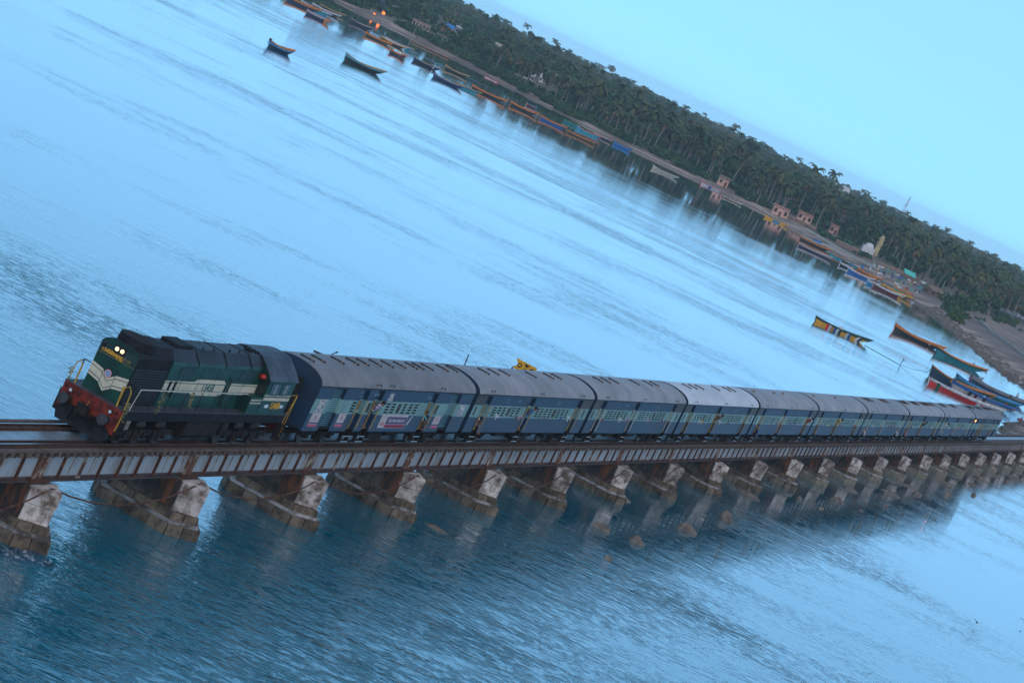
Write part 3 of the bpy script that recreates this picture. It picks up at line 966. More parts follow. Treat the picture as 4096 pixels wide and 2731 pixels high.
# handrails and steps
hr = MB()
hp = [(1.05, -1.40, 1.73), (1.25, -1.42, 2.66), (11.7, -1.42, 2.66)]
hr.tube(hp, .022, 5)
hrail = hr.build('handrail', M_hrw, lo)
for x in (2.6, 4.1, 5.6, 7.1, 8.6, 10.1, 11.6):
    a = MB(); a.tube([(x, -1.42, 1.73), (x, -1.42, 2.66)], .018, 5); a.build('stanchion', M_under, hrail)
for sy in (-1, 1):
    a = MB(); a.tube([(.56, sy * 1.05, 1.73), (.56, sy * 1.05, 2.55), (.60, sy * 1.22, 2.68), (.62, sy * 1.36, 2.5), (.62, sy * 1.42, 1.5), (.55, sy * 1.42, .8)], .026, 6); fh = a.build('front_handrail', M_hry, lo)
    a = MB(); a.tube([(.56, sy * 1.05, 1.73), (.50, sy * 1.02, 2.60)], .04, 6); a.build('yellow_post', M_hry, fh)
    a = MB(); a.tube([(.60, sy * 1.20, 2.66), (.95, sy * 1.25, 2.72), (.95, sy * .95, 2.72)], .022, 5); a.tube([(.95, sy * 1.25, 2.72), (.95, sy * 1.25, 1.73)], .026, 5); a.build('nose_rail', M_soot, fh)
    a = MB()
    for z in (.45, .75, 1.05):
        a.box(.62, 1.0, sy * 1.40 - .12, sy * 1.40 + .12, z, z + .035)
    a.box(.60, .63, sy * 1.40 - .14, sy * 1.40 + .14, .42, 1.3); a.box(.99, 1.02, sy * 1.40 - .14, sy * 1.40 + .14, .42, 1.3)
    a.build('steps', M_under, lo)
    a = MB()
    for z in (.45, .80, 1.15):
        a.box(16.7, 17.1, sy * 1.40 - .12, sy * 1.40 + .12, z, z + .035)
    a.box(16.68, 16.71, sy * 1.40 - .14, sy * 1.40 + .14, .42, 1.3); a.box(17.09, 17.12, sy * 1.40 - .14, sy * 1.40 + .14, .42, 1.3)
    a.build('steps', M_under, lo)
    a = MB(); a.tube([(16.35, sy * 1.44, 2.68), (17.1, sy * 1.44, 2.70), (17.1, sy * 1.44, .6)], .022, 5); a.tube([(17.1, sy * 1.44, 2.70), (16.8, sy * 1.44, 1.6), (16.75, sy * 1.44, .6)], .022, 5); a.build('rear_handrail', M_hry, lo)
# cut grass garlands tied to the rails
M_straw = mat('dry_garland', (.20, .19, .10), .95, c2=(.09, .11, .06), scale=6)
for (x, y, z0, z1) in ((.62, 1.42, 1.0, 2.3), (.66, -1.45, 1.1, 2.1), (3.4, -1.46, 1.6, 2.66), (6.2, -1.45, 2.0, 2.66)):
    a = MB(); r = random.Random(int(x * 10))
    for i in range(60):
        z = z0 + (z1 - z0) * i / 60
        q = Vector((x + r.uniform(-.03, .03), y + r.uniform(-.03, .03), z))
        e = Vector((r.uniform(-1, 1), r.uniform(-1, 1), r.uniform(-.6, .4))) * .13
        w_ = Vector((.012, .012, .02))
        a.quad(q - w_, q + w_, q + e + w_ * .3, q + e - w_ * .3)
    a.build('garland', M_straw, lo)

# ------------------------------------------------------------------ coaches
M_cblue = mat('coach_blue', (.024, .058, .112), .5, c2=(.040, .048, .075), scale=1.2, lo=.36, hi=.62, stretch=(1, 1, .18), objr=.18)
M_cblue2 = mat('coach_blue_upper', (.014, .046, .105), .5, c2=(.024, .038, .068), scale=1.2, lo=.36, hi=.62, stretch=(1, 1, .2), objr=.18)
M_cband = mat('coach_window_band', (.22, .38, .365), .5, c2=(.13, .22, .215), scale=1.2, lo=.40, hi=.66, stretch=(1, 1, .3), objr=.2)
M_cgrey = mat('coach_grey_end', (.085, .085, .085), .6, c2=(.06, .06, .062), scale=.8)
M_navy = mat('coach_end_navy', (.012, .040, .085), .55, c2=(.020, .030, .045), scale=.7)
M_croof = mat('coach_roof_grey', (.31, .285, .29), .5, c2=(.20, .185, .185), scale=.7, lo=.36, hi=.62, stretch=(.7, .35, 1), objr=.12)
M_croofb = mat('coach_roof_pale', (.56, .55, .57), .45, c2=(.44, .43, .45), scale=.35, stretch=(.5, 1.6, 1))
M_croofd = mat('coach_roof_dark', (.22, .205, .21), .55, c2=(.14, .13, .13), scale=.7, lo=.36, hi=.62, stretch=(.7, .35, 1))
M_vent = mat('ventilator_black', (.018, .016, .016), .7)
M_ventr = mat('ventilator_cap', (.16, .12, .10), .8)
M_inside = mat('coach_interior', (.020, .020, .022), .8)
M_bar = mat('window_bar_paint', (.30, .52, .52), .5)
M_shut = mat('closed_shutter', (.060, .055, .050), .6)
M_rung = mat('step_edge_steel', (.55, .57, .58), .35, .5)
ZB, Z1_, Z2_, ZE = 1.01, 1.91, 2.65, 3.30
YS = 1.62
RP = [(-1.635, 3.30), (-1.60, 3.42), (-1.50, 3.57), (-1.32, 3.71), (-1.05, 3.835), (-.70, 3.93), (-.35, 3.985), (0, 4.005), (.35, 3.985), (.70, 3.93), (1.05, 3.835), (1.32, 3.71), (1.50, 3.57), (1.60, 3.42), (1.635, 3.30)]
CL = 21.62


def win_mesh(w, nb, shutter=False):
    a = MB(); z0, z1 = 1.985, 2.585
    for (x0, x1, q0, q1) in ((-w / 2, w / 2, z1 - .03, z1), (-w / 2, w / 2, z0, z0 + .03), (-w / 2, -w / 2 + .03, z0, z1), (w / 2 - .03, w / 2, z0, z1)):
        a.box(x0, x1, -1.632, -1.60, q0, q1)
    fr_ = a.mesh('window', [M_cband])
    b = MB()
    if shutter:
        b.box(-w / 2 + .02, w / 2 - .02, -1.59, -1.57, z0, z1)
        return fr_, b.mesh('shutter', [M_shut])
    for i in range(nb):
        z = z0 + (z1 - z0) * (i + 1) / (nb + 1)
        b.box(-w / 2 + .02, w / 2 - .02, -1.622, -1.60, z - .018, z + .018)
    return fr_, b.mesh('window_bars', [M_bar])


WIN = {'w': win_mesh(.60, 3) + (.60,), 'd': win_mesh(.52, 7) + (.52,), 'e': win_mesh(.60, 0, True) + (.60,), 't': win_mesh(.42, 0, True) + (.42,)}


def door_mesh(w, rails=True):
    a = MB(); y = -1.46
    for z0, z1, mi in ((1.14, Z1_, 0), (Z1_, Z2_, 1), (Z2_, 3.22, 2)):
        a.quad((0, y, z0), (w, y, z0), (w, y, z1), (0, y, z1), mi)
        for x in (0, w):
            a.quad((x, y, z0), (x, -YS, z0), (x, -YS, z1), (x, y, z1), mi)
    a.quad((0, y, 3.22), (w, y, 3.22), (w, -YS, 3.22), (0, -YS, 3.22), 2)
    a.box(0, w, -YS, -1.45, 1.10, 1.14, 3)
    return a.mesh('door', [M_navy, M_cband, M_navy, M_under])


DOOR = door_mesh(.92)
DOORW = door_mesh(1.42)
a = MB(); a.box(.14, .78, -1.468, -1.4605, 2.10, 2.58); DWIN = a.mesh('door_window', [M_shut])
a = MB()
for z in np.arange(1.25, 3.15, .10):
    a.obox((.06, -1.475, float(z)), (1.36, -1.475, float(z)), .02, .05)
SHUT = a.mesh('roller_shutter_slats', [mat('shutter_blue', (.05, .12, .15), .5, c2=(.10, .20, .21), scale=1.2)])
a = MB(); a.tube([(0, -1.66, 1.15), (0, -1.69, 1.25), (0, -1.69, 2.62), (0, -1.66, 2.70)], .022, 5)
HRY = a.mesh('handrail', [M_hry]); HRW = a.mesh('handrail', [M_hrw])
a = MB()
for z in (.42, .70):
    a.box(.02, .90, -1.60, -1.38, z, z + .03, 0)
a.box(.02, .90, -1.62, -1.60, .70, .735, 1); a.box(.02, .90, -1.62, -1.60, .42, .455, 1)
for x in (.0, .89):
    a.box(x, x + .03, -1.60, -1.40, .40, 1.02, 0)
STEP = a.mesh('steps', [M_under, M_rung])
a = MB(); a.box(-.065, .065, -.26, .34, -.02, .055, 0); a.box(-.07, .07, -.38, -.26, -.03, .06, 1); a.box(-.065, .065, -.44, -.38, -.04, .04, 0)
VENT = a.mesh('ventilator', [M_vent, M_ventr])
a = MB(); a.tube([(0, 0, 0), (0, 0, .12)], [.16, .09], 9); VENTS = a.mesh('ventilator', [M_ventr])
a = MB(); a.tube([(-.32, -1.60, 3.36), (-.30, -1.60, 3.52), (.30, -1.60, 3.52), (.32, -1.60, 3.36)], .016, 4); HOOP = a.mesh('roof_handhold', [M_soot])
a = MB(); a.tube([(0, -1.0, .72), (1.6, -1.0, .72)], .24, 10); TANK = a.mesh('water_tank', [M_under])
a = MB(); a.box(0, 1.9, -1.30, -.75, .42, 1.0); a.box(.1, .5, -1.32, -1.30, .50, .95); BOXU = a.mesh('battery_box', [M_under])


def side_wall(cols, greys):
    """near side wall with real openings; cols = list of (x0, x1, kind) openings, greys = x-ranges painted grey above the band"""
    a = MB(); edges = sorted({0.0, CL} | {c[0] for c in cols} | {c[1] for c in cols} | {g for gg in greys for g in gg})
    for x0, x1 in zip(edges[:-1], edges[1:]):
        xm = (x0 + x1) / 2
        kind = next((c[2] for c in cols if c[0] <= xm <= c[1]), None)
        gr = any(g0 <= xm <= g1 for g0, g1 in greys)
        rows = [(ZB - .10, ZB, 0), (ZB, Z1_, 0), (Z1_, 1.985, 1), (1.985, 2.585, 1), (2.585, Z2_, 1), (Z2_, 3.22, 3 if gr else 2), (3.22, ZE, 3 if gr else 2)]
        for z0, z1, mi in rows:
            zm = (z0 + z1) / 2
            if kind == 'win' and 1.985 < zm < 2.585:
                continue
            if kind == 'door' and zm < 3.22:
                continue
            ya = -YS + (.10 if z0 < ZB - .05 else 0); yb = -YS
            a.quad((x0, ya, z0), (x1, ya, z0), (x1, yb, z1), (x0, yb, z1), mi)
    return a.mesh('side_wall', [M_cblue, M_cband, M_cblue2, M_cgrey])


def gs_layout():
    wins = [(.30, .72, 't')]
    x = 2.62
    for i in range(8):
        k = 'd' if i in (0, 7) else ('e' if i == 4 else 'w')
        wins.append((x, x + .62, k)); x += .825
    x = 10.36
    for i in range(10):
        k = 'd' if i in (0, 9) else ('e' if i == 5 else 'w')
        wins.append((x, x + .62, k)); x += .825
    wins.append((20.55, 20.97, 't'))
    return wins, [(1.58, 2.50), (9.30, 10.22), (18.70, 19.62)], []


def slr_layout():
    wins = [(4.75, 5.30, 'w'), (6.75, 7.25, 'e')]
    x = 8.45
    for i in range(8):
        k = 'd' if i in (0, 7) else ('e' if i == 3 else 'w')
        wins.append((x, x + .62, k)); x += .80
    wins.append((16.45, 16.87, 't'))
    return wins, [(5.45, 6.37), (7.40, 8.32), (15.15, 16.07)], [(1.90, 3.32), (18.20, 19.62)]


LAY = {'gs': gs_layout(), 'slr': slr_layout()}
WALL = {}
for kx, (wins, doors, wide) in LAY.items():
    cols_ = [(w_[0], w_[1], 'win') for w_ in wins] + [(d[0], d[1], 'door') for d in doors + wide]
    WALL[kx] = side_wall(cols_, [(0, 1.58), (19.62, CL)] if kx == 'gs' else [])
WALL['plain'] = side_wall([(w_[0], w_[1], 'win') for w_ in LAY['gs'][0]] + [(d[0], d[1], 'door') for d in LAY['gs'][1]], [(0, 1.2), (20.2, CL)])
# shared body meshes
a = MB()
a.quad((0, YS, ZB), (0, YS, ZE), (CL, YS, ZE), (CL, YS, ZB), 0)
for x in (0, CL):
    a.add([(x, -YS, ZB)] + [(x, q[0] * .99, q[1]) for q in RP] + [(x, YS, ZB)], [tuple(range(len(RP) + 2))], 1)
a.quad((0, -YS + .1, ZB - .10), (0, YS - .1, ZB - .10), (CL, YS - .1, ZB - .10), (CL, -YS + .1, ZB - .10), 2)
BODY = a.mesh('body_shell', [M_cblue, M_navy, M_under])
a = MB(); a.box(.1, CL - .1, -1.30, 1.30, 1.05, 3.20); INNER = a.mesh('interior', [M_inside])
ROOF = {}
for nm, mt in (('n', M_croof), ('b', M_croofb), ('d', M_croofd)):
    a = MB()
    n = len(RP)
    segs = 8
    for j in range(segs + 1):
        for q in RP:
            a.v.append((j / segs * CL, q[0], q[1]))
    for j in range(segs):
        for i in range(n - 1):
            a.f.append([j * n + i, (j + 1) * n + i, (j + 1) * n + i + 1, j * n + i + 1]); a.m.append(0)
    ROOF[nm] = a.mesh('roof', [mt], True)
a = MB()
for x in np.linspace(2.7, CL - 2.7, 7):
    for i in range(len(RP) - 1):
        q, w_ = RP[i], RP[i + 1]
        a.quad((x - .012, q[0], q[1] + .006), (x + .012, q[0], q[1] + .006), (x + .012, w_[0], w_[1] + .006), (x - .012, w_[0], w_[1] + .006))
SEAM = a.mesh('roof_seam', [M_croofd])
a = MB(); a.box(0, CL, -1.65, -1.615, 3.275, 3.315); GUT = a.mesh('rain_gutter', [M_under])
a = MB(); a.box(.05, CL - .05, -1.25, 1.25, .92, 1.06); SOLE = a.mesh('underframe', [M_under])
a = MB(); a.box(-.30, .02, -.72, .72, 1.15, 3.25); GANG = a.mesh('gangway', [M_vent])
BOG = None


def coach(i, label, kind='gs', roof='n', vents=None, small=None, rail=None, marks=True):
    global BOG
    x0 = 18.92 + i * 22.28
    c = thing('passenger_coach', label, 'coach', (x0, 0, 0), 0, 'coaches of the train')
    w_me = WALL[kind]
    place('body_shell', BODY, c)
    place('side_wall', w_me, c)
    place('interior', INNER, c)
    rf = place('roof', ROOF[roof], c)
    place('roof_seam', SEAM, rf)
    place('rain_gutter', GUT, rf)
    place('underframe', SOLE, c)
    place('gangway', GANG, c); place('gangway', GANG, c, (CL, 0, 0), None, (-1, 1, 1))
    for v in (vents or []):
        place('ventilator', VENT, rf, (v, 0, 4.0))
    for v in (small or []):
        place('ventilator', VENTS, rf, (v, -.15, 3.99))
    for v in ((2.2, 11.0, 19.2) if kind != 'slr' else (7.2, 9.0, 16.4)):
        place('roof_handhold', HOOP, rf, (v, 0, 0))
    wins, doors, wide = LAY['gs' if kind == 'plain' else kind]
    for w0, w1, k in wins:
        fr_, br_, ww = WIN[k]
        w_ = place('window', fr_, c, ((w0 + w1) / 2, 0, 0), None, ((w1 - w0) / ww, 1, 1))
        place('shutter' if k in 'et' else 'window_bars', br_, w_)
    HR = rail or HRY
    for d0, d1 in doors:
        d_ = place('door', DOOR, c, (d0, 0, 0))
        place('door_window', DWIN, d_)
        place('handrail', HR, c, (d0 - .05, 0, 0)); place('handrail', HR, c, (d1 + .05, 0, 0))
        place('steps', STEP, c, (d0, 0, 0))
    for d0, d1 in wide:
        d_ = place('door', DOORW, c, (d0, 0, 0)); place('roller_shutter', SHUT, d_)
    # running gear
    if BOG is None:
        BOG = bogie(c, (2.2, 5.0), 1.05, .457); b2 = copy_tree(BOG, c); b2.location.x += 14.4
    else:
        b1 = copy_tree(BOG, c); b1.location = (0, 0, 0); b2 = copy_tree(BOG, c); b2.location = (14.4, 0, 0)
    place('water_tank', TANK, c, (7.2, 0, 0)); place('battery_box', BOXU, c, (9.6, 0, 0)); place('water_tank', TANK, c, (12.2, 0, 0))
    if marks:
        a = MB()
        for (x, z, w_, h_) in ((5.2, 3.02, .35, .10), (5.2, 2.82, .5, .08), (7.0, 2.92, .7, .14), (14.6, 2.98, .45, .08), (14.6, 2.84, .7, .12)):
            a.box(x, x + w_, -1.626, -1.621, z, z + h_)
        struct(a.build('stencilled_marks', mat('chalky_stencil', (.12, .19, .25), .7, c2=(.05, .10, .16), scale=14), c), 'stuff')
    return c


GSV = [3.8, 5.5, 7.4, 12.3, 15.7, 17.3]
DENSE = [1.0, 2.0, 3.0, 4.0, 7.4, 8.4, 9.4, 10.4, 13.4, 14.4, 15.4, 16.4, 17.4, 19.0, 20.0]
c1 = coach(0, 'blue luggage and guard coach with posters and a bank banner, coupled behind the locomotive', 'slr', 'd', [.9, 2.2, 4.6, 6.5, 7.85, 9.55, 11.2, 12.95, 14.65, 15.65, 17.0, 19.35, 20.85])
coach(1, 'blue passenger coach with yellow handrails, second behind the locomotive', 'gs', 'n', GSV)
coach(2, 'blue passenger coach with pale handrails, third behind the locomotive', 'gs', 'n', GSV, rail=HRW)
coach(3, 'blue passenger coach with the palest roof, fourth behind the locomotive', 'gs', 'b', GSV)
coach(4, 'greyish blue coach with three small roof vents, fifth behind the locomotive', 'plain', 'n', None, [1.9, 9.0, 12.4])
coach(5, 'blue coach with two small roof vents, sixth behind the locomotive', 'gs', 'n', None, [2.2, 11.5])
coach(6, 'blue coach with two clusters of roof vents, seventh behind the locomotive', 'gs', 'n', [4.0, 5.2, 6.4, 12.4, 13.6, 14.8], rail=HRW)
coach(7, 'blue coach with dense rows of roof vents, eighth behind the locomotive', 'gs', 'n', DENSE)
coach(8, 'blue coach next to last in the train, before the coach with the lamp', 'gs', 'n', [3.6, 4.8, 6.0, 10.6, 11.8, 13.0], rail=HRW)
c10 = coach(9, 'blue luggage coach at the tail of the train with an orange lamp', 'slr', 'd', DENSE)
a = MB(); a.tube([(.35, -1.68, 3.02), (.35, -1.64, 3.02)], .12, 12); tl = a.build('tail_lamp', mat('lit_orange_lamp', (1.0, .30, .06), .4, emit=9.0), c10)
a = MB(); a.box(.2, .5, -1.64, -1.62, 2.85, 3.18); a.build('lamp_bracket', M_under, c10)

# posters and banner on the first coach
M_post1 = mat('poster_paper', (.50, .46, .44), .7, c2=(.40, .34, .36), scale=3)
M_post2 = mat('poster_pink', (.48, .09, .16), .7)
M_post3 = mat('poster_purple', (.10, .07, .15), .7)
M_film = mat('printed_poster', (.58, .55, .50), .5, c2=(.16, .14, .20), scale=6, lo=.45, hi=.58)
for x0, x1 in ((.42, 1.52), (3.75, 4.65), (17.0, 17.95)):
    a = MB(); a.box(x0, x1, -1.632, -1.621, 1.22, 1.93); po = a.build('poster', M_post1, c1)
    a = MB(); a.box(x0, x1, -1.638, -1.6325, 1.22, 1.34); a.build('poster_stripe', M_post2, po)
    a = MB(); a.box(x0, x1, -1.638, -1.6325, 1.37, 1.45); a.build('poster_line', M_post3, po)
    a = MB(); a.tube([((x0 + x1) / 2, -1.637, 1.70), ((x0 + x1) / 2, -1.633, 1.70)], .13, 16); a.build('poster_emblem', mat('emblem_faded_pink', (.42, .22, .25), .7), po)
for x0, x1, z0, z1 in ((.60, 1.42, 1.95, 2.63), (20.2, 20.95, 1.95, 2.62), (9.15, 9.75, 2.68, 3.10)):
    a = MB(); a.box(x0, x1, -1.632, -1.621, z0, z1); a.build('poster', M_film, c1)
a = MB(); a.box(9.40, 13.05, -1.632, -1.621, 1.20, 1.94); bn = a.build('banner', M_post1, c1)
a = MB(); a.box(10.25, 13.0, -1.638, -1.6325, 1.42, 1.82); a.build('banner_panel', M_post3, bn)
a = MB(); a.box(10.25, 13.0, -1.638, -1.6325, 1.22, 1.39); a.build('banner_stripe', mat('banner_crimson', (.26, .03, .07), .7), bn)
sideways(text_mesh('City Union Bank Ltd', .27, M_letw), bn, 'lettering', 11.62, -1.6395, 1.62)
sideways(text_mesh('CUB', .26, M_post2, .01), bn, 'lettering', 9.83, -1.6345, 1.42)
a = MB(); a.prism([(13.2, 1.35), (13.35, 1.35), (13.75, 1.88), (13.60, 1.88)], -1.634, -1.621, axis='y'); a.build('pale_patch', M_post1, c1)

# ------------------------------------------------------------------ fishing boats
PC = {'navy': (.012, .030, .075), 'dark': (.018, .022, .028), 'blue': (.010, .12, .38), 'sky': (.06, .30, .55), 'cyan': (.04, .36, .46), 'teal': (.015, .22, .25), 'green': (.010, .13, .075),
      'dgreen': (.012, .055, .045), 'orange': (.74, .22, .025), 'yellow': (.85, .40, .015), 'tan': (.46, .28, .11), 'cream': (.58, .52, .42), 'white': (.66, .66, .68), 'pink': (.55, .36, .40),
      'red': (.80, .022, .012), 'maroon': (.13, .018, .022), 'brown': (.13, .075, .045), 'black': (.012, .012, .014), 'grey': (.22, .22, .23), 'pale': (.50, .44, .40), 'seagreen': (.05, .34, .24)}


def paint(k):
    c = PC[k]
    return mat('boat_' + k + '_paint', c, .55, c2=tuple(v * .50 + .018 for v in c), scale=1.8, lo=.42, hi=.64, bump=.01, objr=.15)


M_plank = mat('boat_planking', (.15, .105, .07), .9, c2=(.09, .065, .05), scale=2)
M_net = mat('heaped_net', (.035, .05, .055), .95, c2=(.10, .09, .07), scale=4, bump=.05)


def hull(L, B, H, hullc, strake, rail, bowlift=.55, sternlift=.45, stripes=None, zs=.62):
    """L waterline length; +x end has the long overhang, -x end an upright stempost. stripes: [(t0, t1, colour)] painted bands"""
    ns = 21
    T = [-1 + 2 * i / (ns - 1) for i in range(ns)]
    keys = [hullc, strake] + [s[2] for s in (stripes or [])]
    mats_ = [paint(k) for k in keys] + [M_plank]
    a = MB(); g = MB(); rows = []
    for t in T:
        bm_ = (1 - abs(t) ** 2.6)
        b = B / 2 * max(bm_, .0) ** .75 + .03
        h = H * (1 + (bowlift * max(t, 0) ** 2.4 if t > 0 else sternlift * max(-t, 0) ** 2.2))
        ov = .15 * L * max(t, 0) ** 2.5 - .03 * L * max(-t, 0) ** 2
        xb = t * L / 2
        kz = -.35 + (.30 + .42 * h) * max(t - .55, 0) / .45 * max(t, 0) + .25 * max(-t - .8, 0) / .2
        ring = []
        for f, wy, z in ((.25 * max(t, 0), .0, kz), (.15, .62, max(-.05, kz + .10)), (.5, .90, max(h * zs, kz + .16)), (.6, .92, max(h * zs, kz + .16) + .01), (1.0, 1.0, h)):
            ring.append((xb + ov * f, b * wy, z))
        rows.append((ring, b, h, xb, ov))
    n = 5
    for sgn in (-1, 1):
        for i in range(ns - 1):
            t = (T[i] + T[i + 1]) / 2
            sm = next((2 + k for k, s in enumerate(stripes or []) if s[0] <= t <= s[1]), None)
            for j in range(n - 1):
                q = [rows[i][0][j], rows[i + 1][0][j], rows[i + 1][0][j + 1], rows[i][0][j + 1]]
                q = [(x, sgn * y, z) for x, y, z in q]
                mi = 1 if j >= 3 else 0
                if sm is not None and j >= 1:
                    mi = sm
                a.add(q if sgn < 0 else q[::-1], [(0, 1, 2, 3)], mi)
    # inner skin and floor
    M = len(mats_) - 1
    for i in range(ns - 1):
        r0, r1 = rows[i], rows[i + 1]
        for sgn in (-1, 1):
            p = [(r0[0][4][0], sgn * (r0[1] - .03), r0[2]), (r1[0][4][0], sgn * (r1[1] - .03), r1[2]), (r1[3], sgn * r1[1] * .7, max(.22, r1[2] * .55)), (r0[3], sgn * r0[1] * .7, max(.22, r0[2] * .55))]
            a.add(p if sgn > 0 else p[::-1], [(0, 1, 2, 3)], M)
        a.add([(r0[3], -r0[1] * .7, max(.22, r0[2] * .55)), (r1[3], -r1[1] * .7, max(.22, r1[2] * .55)), (r1[3], r1[1] * .7, max(.22, r1[2] * .55)), (r0[3], r0[1] * .7, max(.22, r0[2] * .55))], [(0, 1, 2, 3)], M)
    hm = a.mesh('hull', mats_, True)
    for sgn in (-1, 1):
        pts = [(r[0][4][0], sgn * r[1], r[2]) for r in rows]
        for p, q in zip(pts[:-1], pts[1:]):
            g.obox(p, q, .17, .19)
    gm_ = g.mesh('gunwale', [paint(rail)])
    return hm, gm_, rows


def boat(x, y, L, ang, H, hullc, strake, rail, label, B=None, cargo=0, bow=.55, stern=.45, stripes=None, z=WZ, zs=.62, extra=None, group=None):
    B = B or min(2.3, .55 + L * .16)
    H *= .82
    if strake == hullc or strake in ('brown', 'dark'):
        strake = rail
    t = thing('fishing_boat', label, 'boat', (x, y, z), R(ang), group or 'fishing boats off the shore')
    hm, gm_, rows = hull(L, B, H, hullc, strake, rail, bow, stern, stripes, zs)
    place('hull', hm, t); place('gunwale', gm_, t)
    r = random.Random(int(x * 7 + y))
    nth = max(2, int(L / 2.4))
    for i in range(nth):
        tt = -.7 + 1.4 * (i + .5) / nth
        k = min(len(rows) - 1, int((tt + 1) / 2 * (len(rows) - 1)))
        b, h, xb, ov = rows[k][1], rows[k][2], rows[k][3], rows[k][4]
        a = MB(); a.box(-.14, .14, -b * .93, b * .93, h * .78, h * .78 + .06); a.build('thwart', M_plank, t, (xb + ov * .6, 0, 0))
    # stempost
    r0 = rows[0]
    a = MB(); a.obox((r0[3] - .02, 0, -.2), (r0[0][4][0] - .06, 0, r0[2] + .16), .14, .16); a.build('stempost', paint(strake), t)
    r1 = rows[-1]
    a = MB(); a.obox((r1[3] + r1[4] * .3, 0, r1[2] * .35), (r1[0][4][0] + .10, 0, r1[2] + .08), .12, .12); a.build('bow_post', paint(rail), t)
    if cargo:
        for i in range(cargo):
            bm = bmesh.new(); bmesh.ops.create_icosphere(bm, subdivisions=2, radius=1)
            for v in bm.verts:
                v.co *= 1 + r.uniform(-.16, .16)
            me = bpy.data.meshes.new('cargo'); bm.to_mesh(me); bm.free()
            me.materials.append(r.choice([M_net, paint('blue'), paint('tan'), M_net, paint('seagreen'), paint('white'), paint('yellow')]))
            place('cargo', me, t, (r.uniform(-.33, .33) * L, r.uniform(-.2, .2) * B, H * .72), r.uniform(0, 3), (r.uniform(.4, .9), r.uniform(.3, .5), r.uniform(.28, .5)))
        a = MB(); a.tube([(-L * .35, -B * .2, H * 1.05), (L * .30, B * .1, H * 1.12)], .05, 5); a.build('pole', M_plank, t)
    if extra == 'motor' or cargo > 1:
        a = MB(); a.box(-.22, .22, -.22, .22, 0, .5); a.tube([(0, 0, .1), (-.5, 0, -.7)], .06, 6)
        a.build('outboard_motor', paint('black'), t, (-L / 2 - .12, 0, H * 1.25))
    if extra == 'tarp':
        a = MB(); a.prism([(-.9, H), (.9, H), (.5, H + .7), (0, H + .9), (-.5, H + .7)], .05 * L, .36 * L); a.build('tarpaulin', paint('blue'), t)
    if extra == 'drum':
        a = MB(); a.tube([(.0, -.3, H * 1.15), (.0, .35, H * 1.15)], .36, 12); a.build('white_drum', paint('white'), t)
    return t


B_ = boat
B_(393.1, 179.2, 5.4, -33, 1.15, 'navy', 'sky', 'orange', 'small blue boat with nets piled on deck, alone out in the bay', B=2.1, cargo=3, zs=.5)
B_(488.9, 201.9, 10.5, -35, 1.25, 'black', 'cyan', 'tan', 'long black boat with a turquoise strake and pale bow, moored alone in the bay', stern=.75)
B_(689.3, 314.6, 11.2, -40, 1.5, 'navy', 'navy', 'orange', 'big deep blue boat with an orange gunwale among the rafted boats', cargo=1)
B_(712, 320, 10.5, -48, 1.3, 'cyan', 'white', 'pink', 'turquoise boat with a pink and white rail beside the big deep blue boat')
B_(742, 330, 9.5, -50, 1.1, 'black', 'black', 'white', 'narrow black boat with a white rail behind the turquoise boat')
B_(652.3, 291.2, 7.2, -54, 1.25, 'navy', 'navy', 'pink', 'navy boat with pink rail and orange bow in front of the big deep blue boat', stripes=[(.6, 1, 'orange')])
B_(777.3, 343.4, 8.7, -46, 1.0, 'dark', 'brown', 'tan', 'dark boat with a tan gunwale anchored past the rafted boats')
B_(774.9, 330.1, 7.6, -53, 1.15, 'dark', 'navy', 'pink', 'dark boat with a yellow and pink rail below the smoke of the fire')
B_(716.3, 297.2, 8.9, -46, 1.1, 'dgreen', 'orange', 'orange', 'dark green boat with a wide orange upper strake', zs=.45)
B_(748, 305, 8.2, -60, 1.05, 'dark', 'yellow', 'cream', 'dark boat with a thin yellow strake lying behind the orange topped boat')
B_(762, 309, 9.4, -58, 1.1, 'cyan', 'sky', 'pink', 'pale boat with a bright turquoise stern in the row of moored boats', stripes=[(-1, .55, 'white')])
B_(668.9, 269.1, 4.6, -70, 1.15, 'navy', 'navy', 'orange', 'stubby navy boat with orange and red rail', stripes=[(.5, 1, 'maroon')])
B_(893, 350, 14.0, -62, .6, 'teal', 'teal', 'orange', 'long low teal boat with a rusty orange rail lying along the beach', bow=.3, stern=.3)
B_(698.7, 271.0, 8.2, -62, 1.15, 'black', 'blue', 'tan', 'black boat with a blue strake and yellow planks aboard', cargo=1)
B_(768.8, 287.6, 8.3, -50, 1.0, 'dark', 'brown', 'tan', 'dark boat with a curved brown rail moored close to the beach', stern=.8)
B_(645.0, 241.2, 8.8, -52, 1.1, 'navy', 'blue', 'tan', 'blue boat with a tan rail at the front of three overlapping boats', zs=.5)
B_(668, 244, 8.8, -58, 1.0, 'cyan', 'teal', 'tan', 'turquoise boat in the middle of three overlapping boats')
B_(705, 250, 10.8, -60, 1.2, 'dark', 'dark', 'orange', 'dark boat with orange gunwale, longest of three overlapping boats', cargo=1)
B_(896.3, 321.8, 5.2, -60, .5, 'white', 'white', 'red', 'tiny white and red canoe close to the beach', B=.9)
B_(726.2, 244.5, 9.3, -46, 1.2, 'dark', 'dark', 'orange', 'dark boat with a bright orange rail and white mark at its stern')
B_(801.1, 268.5, 3.6, -46, .8, 'maroon', 'orange', 'sky', 'little orange and maroon skiff under way, trailing a wake', B=1.3)
B_(732.3, 235.6, 8.4, -59, 1.15, 'blue', 'blue', 'orange', 'bright blue boat with an orange gunwale off the tall palms')
B_(821.8, 259.0, 5.6, -59, .9, 'teal', 'teal', 'seagreen', 'teal boat with a green rail behind the blue and orange boats', B=1.4)
